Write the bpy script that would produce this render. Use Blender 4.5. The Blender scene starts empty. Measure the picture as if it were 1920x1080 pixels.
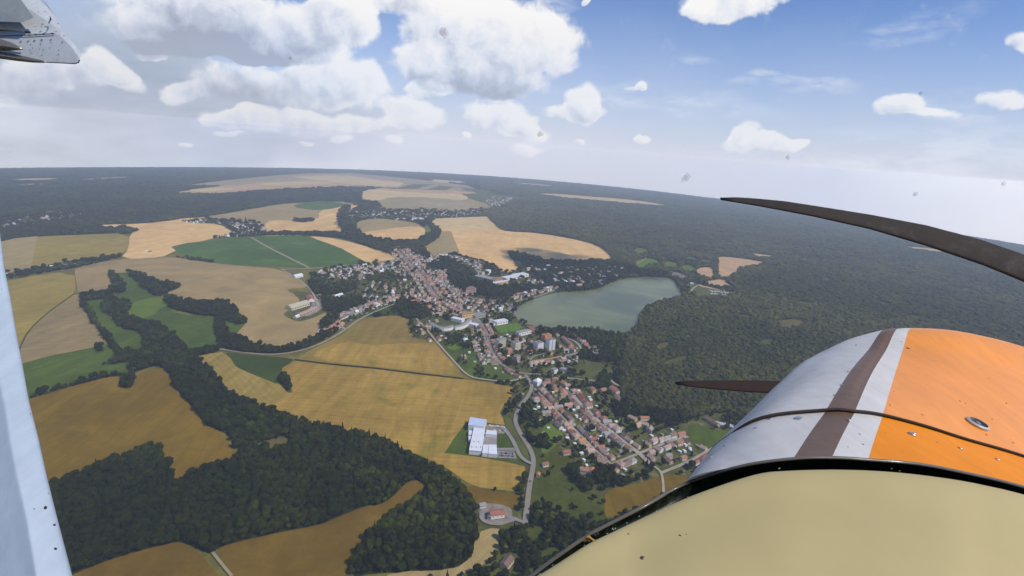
import bpy, bmesh, math, random
import numpy as np
from mathutils import Vector, Matrix
from mathutils.geometry import delaunay_2d_cdt

random.seed(7)
rng = np.random.default_rng(7)
R = math.radians
S = bpy.context.scene
COL = S.collection

# ------------------------------------------------------------------ camera
H = 500.0                        # flying height above the valley, metres
F = 1030.0                       # focal length in pixels of the 1920 px wide photograph
PITCH, ROLL = R(14.33), R(4.342)
RX, RY = 102226.0, 364756.0      # the land falls away gently like the far horizon does
fwd = Vector((0, math.cos(PITCH), -math.sin(PITCH)))
rt0 = Vector((1, 0, 0)); up0 = rt0.cross(fwd)
rt = math.cos(ROLL) * rt0 + math.sin(ROLL) * up0
up = -math.sin(ROLL) * rt0 + math.cos(ROLL) * up0
cd = bpy.data.cameras.new('camera')
cam = bpy.data.objects.new('camera', cd); COL.objects.link(cam)
cam.matrix_world = Matrix(((rt.x, up.x, -fwd.x, 0), (rt.y, up.y, -fwd.y, 0), (rt.z, up.z, -fwd.z, H), (0, 0, 0, 1)))
cd.sensor_width = 36; cd.lens = 36 * F / 1920; cd.clip_start = 0.05; cd.clip_end = 90000
S.camera = cam
S.render.resolution_x, S.render.resolution_y = 1024, 576
S.view_settings.view_transform = 'Standard'; S.view_settings.look = 'None'
S.view_settings.exposure = 0.0; S.view_settings.gamma = 1
S.cycles.use_denoising = True
S.cycles.max_bounces = 5; S.cycles.diffuse_bounces = 2; S.cycles.glossy_bounces = 2
S.cycles.transparent_max_bounces = 24; S.cycles.volume_bounces = 2
S.cycles.sample_clamp_indirect = 4

SUN_AZ, SUN_EL = R(118), R(50)   # azimuth from +Y towards +X
sun_dir = Vector((math.sin(SUN_AZ) * math.cos(SUN_EL), math.cos(SUN_AZ) * math.cos(SUN_EL), math.sin(SUN_EL)))
sl = bpy.data.lights.new('sun', 'SUN'); sl.energy = 3.4; sl.angle = R(0.5); sl.color = (1, 0.945, 0.86)
so = bpy.data.objects.new('sun', sl); COL.objects.link(so)
so.rotation_euler = sun_dir.to_track_quat('Z', 'Y').to_euler()

def ray(u, v):
    return (fwd + rt * ((u - 960) / F) + up * ((540 - v) / F))
def W(u, v, d):
    """point at camera depth d (metres) seen at u, v"""
    return Vector((0, 0, H)) + ray(u, v) * d
def cap(x, y): return -(x * x / (2 * RX) + y * y / (2 * RY))
def G(u, v):
    """where the line of sight through u, v meets the land"""
    for k in range(60):
        d = ray(u, v)
        q = d.x ** 2 / 2 / RX + d.y ** 2 / 2 / RY
        disc = d.z * d.z - 4 * q * H
        if d.z < 0 and disc > 0:
            t = (-d.z - math.sqrt(disc)) / (2 * q)
            return (d.x * t, d.y * t)
        v += 2
    raise ValueError('above the horizon')
def proj(x, y, z):
    """arrays of world points -> pixel arrays, depth"""
    dz = z - H
    X = x * rt.x + y * rt.y + dz * rt.z
    Y = x * up.x + y * up.y + dz * up.z
    Z = x * fwd.x + y * fwd.y + dz * fwd.z
    Zs = np.where(Z > 1, Z, 1)
    return 960 + F * X / Zs, 540 - F * Y / Zs, Z
def inside(px, py, poly):
    r = np.zeros(px.shape, bool); n = len(poly); j = n - 1
    for i in range(n):
        xi, yi = poly[i]; xj, yj = poly[j]
        if yi != yj:
            c = ((yi > py) != (yj > py)) & (px < (xj - xi) * (py - yi) / (yj - yi) + xi)
            r ^= c
        j = i
    return r

# ------------------------------------------------------------------ node helpers
class NT:
    def __init__(s, tree): s.t = tree; s.n = tree.nodes; s.l = tree.links
    def new(s, typ, **kw):
        n = s.n.new(typ)
        for k, v in kw.items(): setattr(n, k, v)
        return n
    def put(s, sock, v):
        if isinstance(v, bpy.types.NodeSocket): s.l.new(v, sock)
        elif v is not None: sock.default_value = v
    def math(s, op, a, b=None, c=None, clamp=False):
        n = s.new('ShaderNodeMath', operation=op, use_clamp=clamp)
        s.put(n.inputs[0], a); s.put(n.inputs[1], b); s.put(n.inputs[2], c)
        return n.outputs[0]
    def vmath(s, op, a, b=None, scale=None):
        n = s.new('ShaderNodeVectorMath', operation=op)
        s.put(n.inputs[0], a); s.put(n.inputs[1], b)
        if scale is not None: s.put(n.inputs[3], scale)
        return n.outputs[1] if op in ('DOT_PRODUCT', 'LENGTH') else n.outputs[0]
    def noise(s, vec, scale, detail=4, rough=0.55, dist=0.0):
        n = s.new('ShaderNodeTexNoise'); s.put(n.inputs['Vector'], vec)
        s.put(n.inputs['Scale'], scale); n.inputs['Detail'].default_value = detail
        n.inputs['Roughness'].default_value = rough; n.inputs['Distortion'].default_value = dist
        return n.outputs[0]
    def map(s, v, a, b, c=0.0, d=1.0, smooth=False):
        n = s.new('ShaderNodeMapRange'); n.interpolation_type = 'SMOOTHSTEP' if smooth else 'LINEAR'
        for i, x in enumerate((v, a, b, c, d)): s.put(n.inputs[i], x)
        return n.outputs[0]
    def mix(s, f, a, b, mode='MIX'):
        n = s.new('ShaderNodeMix', data_type='RGBA', blend_type=mode)
        s.put(n.inputs[0], f)
        s.put(n.inputs[6], a if isinstance(a, bpy.types.NodeSocket) else tuple(a) + (1,))
        s.put(n.inputs[7], b if isinstance(b, bpy.types.NodeSocket) else tuple(b) + (1,))
        return n.outputs[2]

MATS = {}
def base_mat(name, rough=0.9, spec=0.2, metal=0.0, coat=0.0):
    m = bpy.data.materials.new(name); m.use_nodes = True
    t = NT(m.node_tree); b = t.n['Principled BSDF']
    b.inputs['Roughness'].default_value = rough
    b.inputs['Specular IOR Level'].default_value = spec
    b.inputs['Metallic'].default_value = metal
    b.inputs['Coat Weight'].default_value = coat
    MATS[name] = m
    return m, t, b
def plain(name, c, rough=0.8, spec=0.3, var=0.12, scale=0.3, metal=0.0, coat=0.0):
    if name in MATS: return MATS[name]
    m, t, b = base_mat(name, rough, spec, metal, coat)
    pos = t.new('ShaderNodeNewGeometry').outputs['Position']
    oi = t.new('ShaderNodeObjectInfo').outputs['Random']
    n = t.noise(pos, scale, 4)
    k = t.math('ADD', t.map(n, 0.3, 0.7, 1 - var, 1 + var), t.map(oi, 0, 1, -var * .6, var * .6))
    b.inputs['Base Color'].default_value = (*c, 1)
    t.put(b.inputs['Base Color'], t.vmath('SCALE', tuple(c), scale=k))
    return m

# ------------------------------------------------------------------ sky
HAZE = 9.2e-5
w = bpy.data.worlds.new('World'); S.world = w; w.use_nodes = True
def build_sky():
    t = NT(w.node_tree); bg = t.n['Background']; bg.inputs['Strength'].default_value = 0.1
    tc = t.new('ShaderNodeTexCoord').outputs['Generated']
    D = t.vmath('NORMALIZE', tc)
    sp = t.new('ShaderNodeSeparateXYZ'); t.put(sp.inputs[0], D)
    zc = t.math('MAXIMUM', sp.outputs[2], 0.02)
    cb = t.new('ShaderNodeCombineXYZ')
    t.put(cb.inputs[0], sp.outputs[0]); t.put(cb.inputs[1], sp.outputs[1]); t.put(cb.inputs[2], zc)
    sk = t.new('ShaderNodeTexSky', sky_type='NISHITA', sun_disc=False)
    sk.sun_elevation = SUN_EL; sk.sun_rotation = SUN_AZ; sk.altitude = 600
    sk.air_density = 1.0; sk.dust_density = 0.3; sk.ozone_density = 1.6
    t.put(sk.inputs[0], cb.outputs[0])
    el = t.math('ADD', sp.outputs[2], 0.0)
    # summer haze whitening towards the horizon
    n0 = t.noise(D, 2.2, 3)
    hz = t.map(t.math('ADD', el, t.math('MULTIPLY', t.math('SUBTRACT', n0, 0.5), 0.12)), 0.0, 0.30, 1.0, 0.0)
    hz = t.math('POWER', hz, 1.5)
    col = t.mix(t.math('MULTIPLY', hz, 0.93), t.vmath('MULTIPLY', sk.outputs[0], (0.62, 0.84, 1.22)), (6.2, 6.6, 8.0))
    # grey veil in the west (left), whitish veil low in the east
    def dirv(u, v): return ray(u, v).normalized()
    def basis(u, v, a, b, rot):
        c = dirv(u, v)
        e = (dirv(u + 1, v) - c).normalized()
        n = e.cross(c).normalized()
        if n.dot(up) < 0: n = -n
        e2 = (e - c * e.dot(c)).normalized()
        cr, sr = math.cos(R(rot)), math.sin(R(rot))
        U = (e2 * cr + n * sr); V = (-e2 * sr + n * cr)
        sc = F / (dirv(u, v).dot(fwd) ** 1) # px per radian, roughly
        k = sc / (dirv(u, v).dot(fwd) ** 0.6)
        return U * (k / a), V * (k / b), c
    warp = t.new('ShaderNodeTexNoise'); t.put(warp.inputs['Vector'], D); warp.inputs['Scale'].default_value = 9
    warp.inputs['Detail'].default_value = 5
    Dw = t.vmath('ADD', D, t.vmath('SCALE', t.vmath('SUBTRACT', warp.outputs['Color'], (0.5, 0.5, 0.5)), scale=0.075))
    def field(blobs, src):
        acc = None; sh = None; br = None
        for (u, v, a, b, rot, amp, bright) in blobs:
            U, V, c = basis(u, v, a, b, rot)
            dx = t.math('SUBTRACT', t.vmath('DOT_PRODUCT', src, tuple(U)), U.dot(c))
            dy = t.math('SUBTRACT', t.vmath('DOT_PRODUCT', src, tuple(V)), V.dot(c))
            q = t.math('MULTIPLY_ADD', dy, dy, t.math('MULTIPLY', dx, dx))
            wgt = t.math('MULTIPLY', t.math('MAXIMUM', t.math('SUBTRACT', 1.0, q), 0.0), amp)
            acc = wgt if acc is None else t.math('ADD', acc, wgt)
            s1 = t.math('MULTIPLY', wgt, t.math('MULTIPLY_ADD', dy, 0.5, t.math('MULTIPLY_ADD', dx, 0.18, bright)))
            sh = s1 if sh is None else t.math('ADD', sh, s1)
        return acc, t.math('DIVIDE', sh, t.math('MAXIMUM', acc, 0.001))
    veil = [(20, 230, 620, 230, 0, 1.8, 0.2), (380, 240, 460, 110, 0, .9, 0.3), (250, 60, 300, 120, 0, .8, .3)]
    va, vs = field(veil, Dw)
    vn = t.noise(t.vmath('MULTIPLY', D, (1, 1, 3)), 7, 6, 0.6)
    vm = t.math('MULTIPLY', t.map(t.math('ADD', va, t.math('MULTIPLY', vn, 0.6)), 0.2, 1.25, 0, 0.95, True), 1.0)
    vc = t.mix(t.map(vn, 0.35, 0.65), (3.6, 4.25, 5.4), (4.6, 5.3, 6.6))
    col = t.mix(vm, col, vc)
    wisps = [(1480, 157, 130, 20, -3, 1.0, 1), (1230, 190, 260, 32, -6, .7, 1), (1840, 200, 170, 45, 6, .8, 1), (1700, 60, 150, 40, 15, .5, 1),
             (1310, 105, 60, 14, 0, .5, 1), (1850, 300, 400, 90, 5, .6, 1), (1040, 10, 120, 25, 5, .6, 1), (1500, 290, 400, 60, 0, .35, 1)]
    wa, _ = field(wisps, Dw)
    wn = t.noise(t.vmath('MULTIPLY', D, (1, 1, 3.2)), 12, 8, 0.62, 0.4)
    wm = t.math('MULTIPLY', t.math('MINIMUM', wa, 1.0), t.map(wn, 0.36, 0.66, 0, 0.8, True))
    col = t.mix(wm, col, (7.3, 7.9, 9.0))
    cum = [  # u, v, a, b, rot, amp, brightness
        (470, 50, 235, 75, -4, 1.1, .40), (330, 20, 190, 70, 0, .9, .48), (640, 45, 75, 62, -20, 1.0, .75), (430, 84, 200, 38, -6, 1.3, -.15),
        (630, 150, 120, 58, -14, 1.1, .72), (500, 165, 180, 52, -6, .8, .40), (590, 232, 200, 26, -3, 1.0, .62), (770, 216, 75, 38, -14, 1.1, .80),
        (450, 222, 90, 22, -3, .9, .75),
        (205, 118, 62, 46, -35, 1.1, .85), (110, 135, 150, 50, 0, .8, .45), (40, 160, 120, 40, 0, .55, .4), (345, 168, 60, 30, 5, .9, .7), (245, 150, 40, 35, -40, .7, .7),
        (280, 90, 40, 12, -20, .6, .8),
        (900, 55, 190, 95, -8, 1.2, .78), (1020, 88, 100, 72, 5, 1.1, .86), (815, 118, 105, 42, 0, 1.0, .8), (905, 152, 150, 36, -4, 1.2, .30), (800, 168, 55, 20, 0, .9, .8),
        (740, 5, 110, 30, 0, .8, .7),
        (1095, 185, 42, 44, -8, 1.1, .85), (1080, 202, 80, 16, -2, 1.0, .8), (935, 218, 88, 36, -10, 1.1, .82), (985, 240, 60, 22, -10, .9, .7), (985, 271, 52, 11, -3, 1.0, .8),
        (1420, 262, 95, 24, -4, 1.1, .8), (1400, 248, 42, 24, 0, 1.0, .9), (1475, 266, 34, 18, 0, .9, .85), (1690, 198, 58, 31, -3, 1.15, .88),
        (1905, 82, 48, 28, -10, 1.0, .85), (1390, 2, 150, 30, 3, 1.0, .8), (1895, 190, 60, 26, 0, .7, .8), (1755, 215, 60, 14, 0, .6, .8),
        (340, 272, 22, 7, 0, 1, .8), (745, 271, 20, 9, -8, 1, .8), (875, 257, 12, 8, 0, 1, .8), (1080, 259, 15, 8, 0, 1, .8),
        (1208, 263, 19, 8, -5, 1, .85), (1105, 12, 8, 12, 0, .9, .8), (1207, 170, 13, 11, 0, .9, .8), (440, 249, 35, 8, 0, .9, .7), (575, 261, 18, 6, 0, .8, .7),
        (640, 260, 40, 7, 0, .8, .7), (1190, 172, 20, 8, 0, .5, .8)]
    ca, cs = field(cum, Dw)
    f1 = t.noise(D, 24, 9, 0.58, 0.25)
    dens = t.math('ADD', ca, t.math('MULTIPLY', t.math('SUBTRACT', f1, 0.5), 1.35))
    cm = t.map(dens, 0.12, 0.60, 0, 1, True)
    # light from the upper right: compare with the density a little way towards it
    D2 = t.vmath('ADD', D, tuple((rt * 0.012 + up * 0.014)))
    f2 = t.noise(D2, 24, 9, 0.58, 0.25)
    rel = t.math('MULTIPLY', t.math('SUBTRACT', f1, f2), 1.2)
    shade = t.math('ADD', cs, rel)
    shade = t.math('ADD', shade, t.map(dens, 0.3, 1.1, 0.16, -0.10))
    cc = t.new('ShaderNodeValToRGB'); t.put(cc.inputs[0], shade)
    e = cc.color_ramp.elements
    e[0].position = 0.0; e[0].color = (.39, .43, .54, 1)
    e[1].position = 0.85; e[1].color = (.98, .97, .97, 1)
    k = e.new(0.3); k.color = (.60, .65, .77, 1)
    k = e.new(0.55); k.color = (.82, .85, .92, 1)
    cc = t.vmath('SCALE', cc.outputs[0], scale=9.6)
    # far low clouds fade into the haze
    low = t.map(sp.outputs[2], -0.02, 0.22, 0.45, 1.0)
    col = t.mix(t.math('MULTIPLY', cm, low), col, cc)
    # low down the sky shines through many kilometres of haze: its own light has to be stronger there
    od = t.math('MINIMUM', t.math('DIVIDE', HAZE * 105, t.math('MAXIMUM', sp.outputs[2], 0.0005)), 1.72)
    hz_ = (1.95, 3.0, 5.0)
    col = t.vmath('ADD', hz_, t.vmath('SCALE', t.vmath('SUBTRACT', col, hz_), scale=t.math('EXPONENT', od)))
    t.put(bg.inputs['Color'], col)
build_sky()
w.cycles.sampling_method = 'MANUAL'; w.cycles.sample_map_resolution = 512

# ------------------------------------------------------------------ object helpers
def tag(o, label=None, cat=None, group=None, kind=None):
    if label: o['label'] = label
    if cat: o['category'] = cat
    if group: o['group'] = group
    if kind: o['kind'] = kind
    return o
def link(name, me, parent=None, loc=None):
    o = bpy.data.objects.new(name, me); COL.objects.link(o)
    if parent is not None: o.parent = parent
    if loc is not None: o.location = loc
    return o
def empty(name, loc=(0, 0, 0), rz=0.0):
    o = bpy.data.objects.new(name, None); COL.objects.link(o)
    o.location = loc; o.rotation_euler = (0, 0, rz); o.empty_display_size = 1
    return o
def mesh(name, verts, faces, mats, smooth=False, mi=None):
    me = bpy.data.meshes.new(name); me.from_pydata([tuple(v) for v in verts], [], faces)
    for m in (mats if isinstance(mats, (list, tuple)) else [mats]): me.materials.append(m)
    if mi is not None: me.polygons.foreach_set('material_index', mi)
    if smooth: me.shade_smooth()
    me.update()
    return me

LAYER = 0.25
def chaikin(p, n=1, closed=True):
    for _ in range(n):
        q = []; m = len(p)
        rngi = range(m) if closed else range(m - 1)
        if not closed: q.append(p[0])
        for i in rngi:
            a = p[i]; b = p[(i + 1) % m]
            q.append((a[0] * .75 + b[0] * .25, a[1] * .75 + b[1] * .25)); q.append((a[0] * .25 + b[0] * .75, a[1] * .25 + b[1] * .75))
        if not closed: q.append(p[-1])
        p = q
    return p
def ground_sheet(name, poly, layer, mat, wob=0.0):
    """poly: ground (x, y) ring -> a sheet that follows the land"""
    # resample long edges
    xs = [p[0] for p in poly]; ys = [p[1] for p in poly]
    cx, cy = sum(xs) / len(xs), sum(ys) / len(ys)
    dist = math.hypot(cx, cy)
    step = min(400, max(60, dist / 22))
    ring = []
    n = len(poly)
    for i in range(n):
        a = poly[i]; b = poly[(i + 1) % n]
        L = math.hypot(b[0] - a[0], b[1] - a[1]); k = max(1, int(L / (step * (0.25 if wob else 1))))
        for j in range(k):
            f = j / k
            x = a[0] + (b[0] - a[0]) * f; y = a[1] + (b[1] - a[1]) * f
            if wob and L > 1:
                a_ = (math.sin(x * .021 + y * .013) + math.sin(x * .05 - y * .043 + 1.7) * .6 + random.uniform(-.5, .5)) * wob
                x += -(b[1] - a[1]) / L * a_; y += (b[0] - a[0]) / L * a_
            ring.append((x, y))
    P = np.array(ring)
    gx = np.arange(P[:, 0].min() + step / 2, P[:, 0].max(), step); gy = np.arange(P[:, 1].min() + step / 2, P[:, 1].max(), step)
    if len(gx) and len(gy):
        A, B = np.meshgrid(gx, gy); A = A.ravel(); B = B.ravel()
        ok = inside(A, B, ring); pts = list(zip(A[ok].tolist(), B[ok].tolist()))[:6000]
    else: pts = []
    vs = [Vector(p) for p in ring] + [Vector(p) for p in pts]
    m = len(ring)
    r = delaunay_2d_cdt(vs, [(i, (i + 1) % m) for i in range(m)], [list(range(m))], 1, 1e-3)
    v3 = [(v.x, v.y, cap(v.x, v.y) + layer * LAYER) for v in r[0]]
    fs = []
    for f in r[2]:
        a, b, c = (r[0][i] for i in f[:3])
        fs.append(tuple(f) if (b - a).cross(c - a) > 0 else tuple(reversed(f)))
    return link(name, mesh(name, v3, fs, mat))
def sheet(name, px, layer, mat, smooth=1, wob=0.0, label=None, cat=None):
    poly = [G(u, v) for u, v in chaikin(px, smooth)]
    o = ground_sheet(name, poly, layer, mat, wob)
    tag(o, label, cat, kind='structure')
    return o

# ------------------------------------------------------------------ land materials
def field_mat(name, c1, c2, patch=0.004, ang=None, gap=9.0, stripe=0.25, fine=0.10, c3=None):
    c1, c2, c3 = [(q[0], q[1], q[2] * (.55 if name.split('_')[0] in ('ripe', 'mown', 'meadow', 'green', 'rough', 'dry') else .72)) if q else None for q in (c1, c2, c3)]
    m, t, b = base_mat(name, 1.0, 0.0)
    pos = t.new('ShaderNodeNewGeometry').outputs['Position']
    big = t.noise(pos, patch, 5, 0.6, 0.6)
    mp = t.new('ShaderNodeMapping'); t.put(mp.inputs[0], pos)
    a = ang if ang is not None else 30
    mp.inputs['Rotation'].default_value = (0, 0, R(a)); mp.inputs['Scale'].default_value = (1, 0.12, 1)
    streak = t.noise(mp.outputs[0], patch * 6, 5, 0.6)
    f = t.math('ADD', t.map(big, 0.36, 0.64, 0, 1), t.map(streak, 0.3, 0.7, -0.3, 0.3), clamp=True)
    col = t.mix(f, c1, c2)
    damp = t.noise(pos, patch * 3.7, 6, .62, 1.6)
    col = t.vmath('SCALE', col, scale=t.map(damp, .32, .68, .86, 1.12))
    if c3:
        b3 = t.noise(pos, patch * 2.3, 4, 0.5, 1.0)
        col = t.mix(t.map(b3, 0.55, 0.70, 0, 0.8, True), col, c3)
    fn = t.noise(pos, 0.16, 5, 0.75)
    k = t.map(fn, 0.25, 0.75, 1 - fine, 1 + fine)
    if ang is not None:
        wv = t.new('ShaderNodeTexWave', wave_type='BANDS', bands_direction='X', wave_profile='SIN')
        mp2 = t.new('ShaderNodeMapping'); t.put(mp2.inputs[0], pos); mp2.inputs['Rotation'].default_value = (0, 0, R(ang))
        wob = t.noise(pos, 0.004, 2)
        t.put(wv.inputs['Vector'], mp2.outputs[0])
        wv.inputs['Scale'].default_value = 0.314 / gap; wv.inputs['Distortion'].default_value = 7.0
        wv.inputs['Detail'].default_value = 3; wv.inputs['Detail Scale'].default_value = 0.12 * gap / 9
        k = t.math('MULTIPLY', k, t.map(wv.outputs['Fac'], 0, 1, 1 - stripe * .5, 1 + stripe * .5))
        mp3 = t.new('ShaderNodeMapping'); t.put(mp3.inputs[0], t.vmath('ADD', pos, t.vmath('SCALE', (1, 1, 0), scale=t.math('MULTIPLY', wob, 60)))); mp3.inputs['Rotation'].default_value = (0, 0, R(ang)); mp3.inputs['Scale'].default_value = (1, .018, 1)
        k = t.math('MULTIPLY', k, t.map(t.noise(mp3.outputs[0], .9 / gap, 4, .6), .3, .7, 1 - stripe * 2, 1 + stripe * 2))
        sx = t.new('ShaderNodeSeparateXYZ'); t.put(sx.inputs[0], mp2.outputs[0])
        lane = t.math('FRACT', t.math('DIVIDE', t.math('ADD', sx.outputs[0], t.math('MULTIPLY', wob, 90)), 27.0))
        k = t.math('MULTIPLY', k, t.map(t.math('ABSOLUTE', t.math('SUBTRACT', lane, .5)), .02, .05, .86, 1.0, True))
    t.put(b.inputs['Base Color'], t.vmath('SCALE', col, scale=k))
    return m

M_taupe = field_mat('ploughed_taupe_soil', (.33, .235, .145), (.42, .29, .165), 0.0022, c3=(.28, .205, .14))
M_taupe2 = field_mat('pale_stubble', (.29, .21, .13), (.345, .245, .145), 0.003, ang=62, gap=22, stripe=.05)
M_yel = field_mat('dry_yellow_crop', (.29, .215, .09), (.36, .26, .11), 0.003, ang=20, gap=18, stripe=.04)
M_brown = field_mat('ripe_brown_crop', (.172, .106, .022), (.235, .142, .028), 0.0035, ang=-8, gap=20, stripe=.03, c3=(.26, .165, .035))
M_brown2 = field_mat('ripe_brown_crop_near', (.150, .088, .026), (.185, .112, .030), 0.006, c3=(.24, .155, .035))
M_harv = field_mat('mown_golden_stubble', (.315, .20, .075), (.43, .27, .105), 0.005, ang=88, gap=13, stripe=.08, c3=(.24, .19, .055), fine=.14)
M_harv2 = field_mat('mown_pale_stubble', (.30, .21, .09), (.36, .26, .12), 0.005, ang=135, gap=12, stripe=.10)
M_harv3 = field_mat('mown_brown_stubble', (.24, .165, .075), (.30, .205, .08), 0.005, ang=75, gap=16, stripe=.07, c3=(.20, .165, .06))
M_tan = field_mat('wheat_tan', (.68, .42, .235), (.80, .51, .29), 0.003, ang=70, gap=25, stripe=.03)
M_tan2 = field_mat('wheat_pale', (.62, .44, .28), (.70, .51, .33), 0.003)
M_tand = field_mat('wheat_dull', (.35, .26, .15), (.41, .30, .175), 0.003, ang=40, gap=25, stripe=.04)
M_pink = field_mat('bare_pink_soil', (.52, .33, .23), (.58, .37, .27), 0.003, ang=20, gap=20, stripe=.03)
M_purple = field_mat('fallow_brown', (.33, .255, .19), (.41, .32, .24), 0.002)
M_green = field_mat('green_crop', (.062, .115, .043), (.085, .145, .048), 0.003, ang=50, gap=30, stripe=.05, c3=(.12, .19, .05))
M_mead = field_mat('meadow_grass', (.065, .095, .028), (.095, .135, .033), 0.006, ang=15, gap=20, stripe=.06)
M_meadb = field_mat('meadow_grass_bright', (.115, .165, .035), (.135, .19, .04), 0.006)
M_meadd = field_mat('meadow_grass_dark', (.045, .068, .022), (.062, .09, .027), 0.006)
M_pitch = field_mat('mown_pitch_grass', (.10, .19, .045), (.12, .215, .05), 0.01, ang=10, gap=8, stripe=.08)
M_rough = field_mat('rough_pasture', (.060, .070, .024), (.10, .110, .036), 0.012, c3=(.045, .058, .02), fine=.2)
M_olive = field_mat('clearing_grass', (.085, .095, .04), (.12, .125, .05), 0.01, fine=.2)
M_olive2 = field_mat('clearing_brush', (.16, .12, .06), (.11, .10, .045), 0.01, fine=.25)
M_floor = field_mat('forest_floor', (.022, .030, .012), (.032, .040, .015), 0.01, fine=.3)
M_town = field_mat('garden_ground', (.075, .085, .030), (.115, .115, .045), 0.022, c3=(.21, .17, .12), fine=.3)
M_yard = plain('pale_concrete_yard', (.27, .25, .22), var=.15, scale=.08)
M_gravel = plain('brown_gravel_yard', (.26, .21, .16), var=.35, scale=.12)
M_asph = plain('worn_asphalt', (.27, .235, .185), var=.12, scale=.05)
M_track = plain('dusty_track', (.40, .33, .24), var=.15, scale=.05)
M_path = plain('field_path', (.33, .27, .15), var=.12, scale=.05)
M_brook = plain('red_clay_court', (.27, .11, .07), var=.1)

# far country: base ground
def ground_material():
    m, t, b = base_mat('distant_country', 0.95, 0.05)
    pos = t.new('ShaderNodeNewGeometry').outputs['Position']
    n1 = t.noise(pos, 0.0012, 6, 0.62, 0.8)
    n2 = t.noise(pos, 0.02, 5, 0.7)
    c = t.mix(t.map(n2, .35, .65), (.036, .044, .020), (.062, .066, .030))
    n3 = t.noise(pos, 0.00055, 4, 0.55, 1.2)
    c = t.mix(t.map(n3, .60, .66, 0, .85, True), c, (.16, .125, .08))
    t.put(b.inputs['Base Color'], c)
    return m
M_ground = ground_material()

# ------------------------------------------------------------------ ground to the horizon
def build_ground():
    vs = [(0, 0, 0)]; fs = []
    rings = [0.0] + list(np.geomspace(0.02, 1.06, 74))[0:]
    NA = 180
    for r in rings[1:]:
        for k in range(NA):
            a = 2 * math.pi * k / NA
            re = 1 / (math.sin(a) ** 2 / RX + math.cos(a) ** 2 / RY)
            hd = math.sqrt(2 * H * re)
            x, y = math.sin(a) * hd * r, math.cos(a) * hd * r
            if r > .1: dz = 0
            vs.append((x, y, cap(x, y)))
    for k in range(NA): fs.append((0, 1 + (k + 1) % NA, 1 + k))
    for i in range(len(rings) - 2):
        for k in range(NA):
            a = 1 + i * NA; b = a + NA; k2 = (k + 1) % NA
            fs.append((a + k, a + k2, b + k2, b + k))
    o = link('ground', mesh('ground', vs, fs, M_ground, smooth=True))
    tag(o, 'wooded countryside running to the horizon', 'ground', kind='structure')
build_ground()

# (name, layer, material, ring in photograph pixels, label, smoothing)
EXCL = []       # rings where no forest grows
def fld(name, mat, px, layer=2, label=None, smooth=1, wob=0.0, cat=None, excl=True):
    if excl: EXCL.append(chaikin(px, smooth))
    return sheet(name, px, layer, mat, smooth, wob, label, cat or name.replace('_', ' '))

# town and gardens underlay
fld('meadow', M_town, [(560, 1300), (700, 1085), (880, 1066), (895, 1010), (880, 900), (962, 740), (860, 700), (765, 640), (745, 590), (680, 595), (640, 610), (600, 640), (520, 662), (560, 640), (640, 600), (600, 580), (596, 560),
    (570, 520), (620, 498), (740, 486), (735, 470), (760, 464), (800, 485), (845, 478), (920, 497), (945, 512), (975, 500), (1020, 492), (1100, 492), (1160, 492), (1185, 500), (1180, 525), (1140, 545), (1045, 560),
    (975, 600), (1060, 620), (1170, 632), (1178, 640), (1160, 680), (1165, 720), (1165, 760), (1240, 775), (1290, 790), (1345, 770), (1420, 790), (1500, 900), (1300, 1100), (1200, 1500)], 1, 'dark grassy ground under the town and its gardens')
M_verge = field_mat('dry_verge_grass', (.12, .12, .045), (.21, .17, .08), 0.01, fine=.2)
fld('farmland', M_verge, [(-200, 475), (30, 450), (80, 445), (160, 442), (243, 438), (330, 440), (440, 442), (640, 443), (748, 468), (762, 500), (640, 560), (690, 595), (765, 603), (820, 650), (872, 706), (964, 727), (960, 790), (985, 860), (985, 930), (985, 965), (950, 1010), (900, 1075), (700, 1100), (650, 1300), (-400, 1500), (-400, 600)], .5, 'dry grassy verges between the fields')
# left side
fld('wheat_field', M_yel, [(-60, 466), (30, 447), (80, 443), (160, 440), (243, 437), (242, 466), (225, 477), (140, 492), (60, 506), (0, 512), (-60, 516)], 2, 'pale yellow wheat field between the far left forest and the village strip')
fld('wheat_field', M_tand, [(-60, 467), (30, 447), (70, 443), (58, 505), (0, 512), (-60, 516)], 3, 'duller greenish strip at the left end of the far wheat field', 0)
fld('wheat_field', M_tan, [(175, 424), (200, 421), (260, 420), (320, 414), (345, 409), (385, 408), (400, 414), (420, 426), (442, 440), (400, 447), (345, 460), (330, 470), (300, 484), (225, 486), (242, 466), (243, 437), (265, 432), (235, 427), (200, 430)], 2, 'tan wheat field with the dark forest tongue at its far edge')
fld('wheat_field', M_tand, [(425, 415), (440, 402), (470, 393), (520, 383), (580, 379), (665, 378), (660, 392), (640, 405), (610, 412), (560, 415), (510, 412), (460, 414)], 2, 'brownish field behind the far left village')
fld('wheat_field', M_tan, [(495, 420), (510, 412), (560, 415), (600, 408), (642, 409), (620, 420), (640, 437), (600, 441), (560, 440), (505, 441)], 3, 'tan field just right of the far left village')
fld('crop_field', M_green, [(545, 388), (567, 380), (607, 377), (652, 382), (630, 391), (593, 395)], 4, 'small dark green field near the far forest edge')
fld('crop_field', M_green, [(321, 463), (350, 456), (460, 444), (560, 442), (576, 444), (640, 466), (688, 493), (650, 498), (600, 502), (540, 501), (440, 497), (385, 490), (340, 478)], 3, 'large green crop field cut by a diagonal path', 0)
fld('wheat_field', M_tan, [(576, 443), (600, 444), (633, 448), (683, 461), (723, 472), (745, 487), (738, 491), (689, 494), (665, 482), (640, 465)], 2, 'narrow tan wheat field right of the green field')
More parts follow.
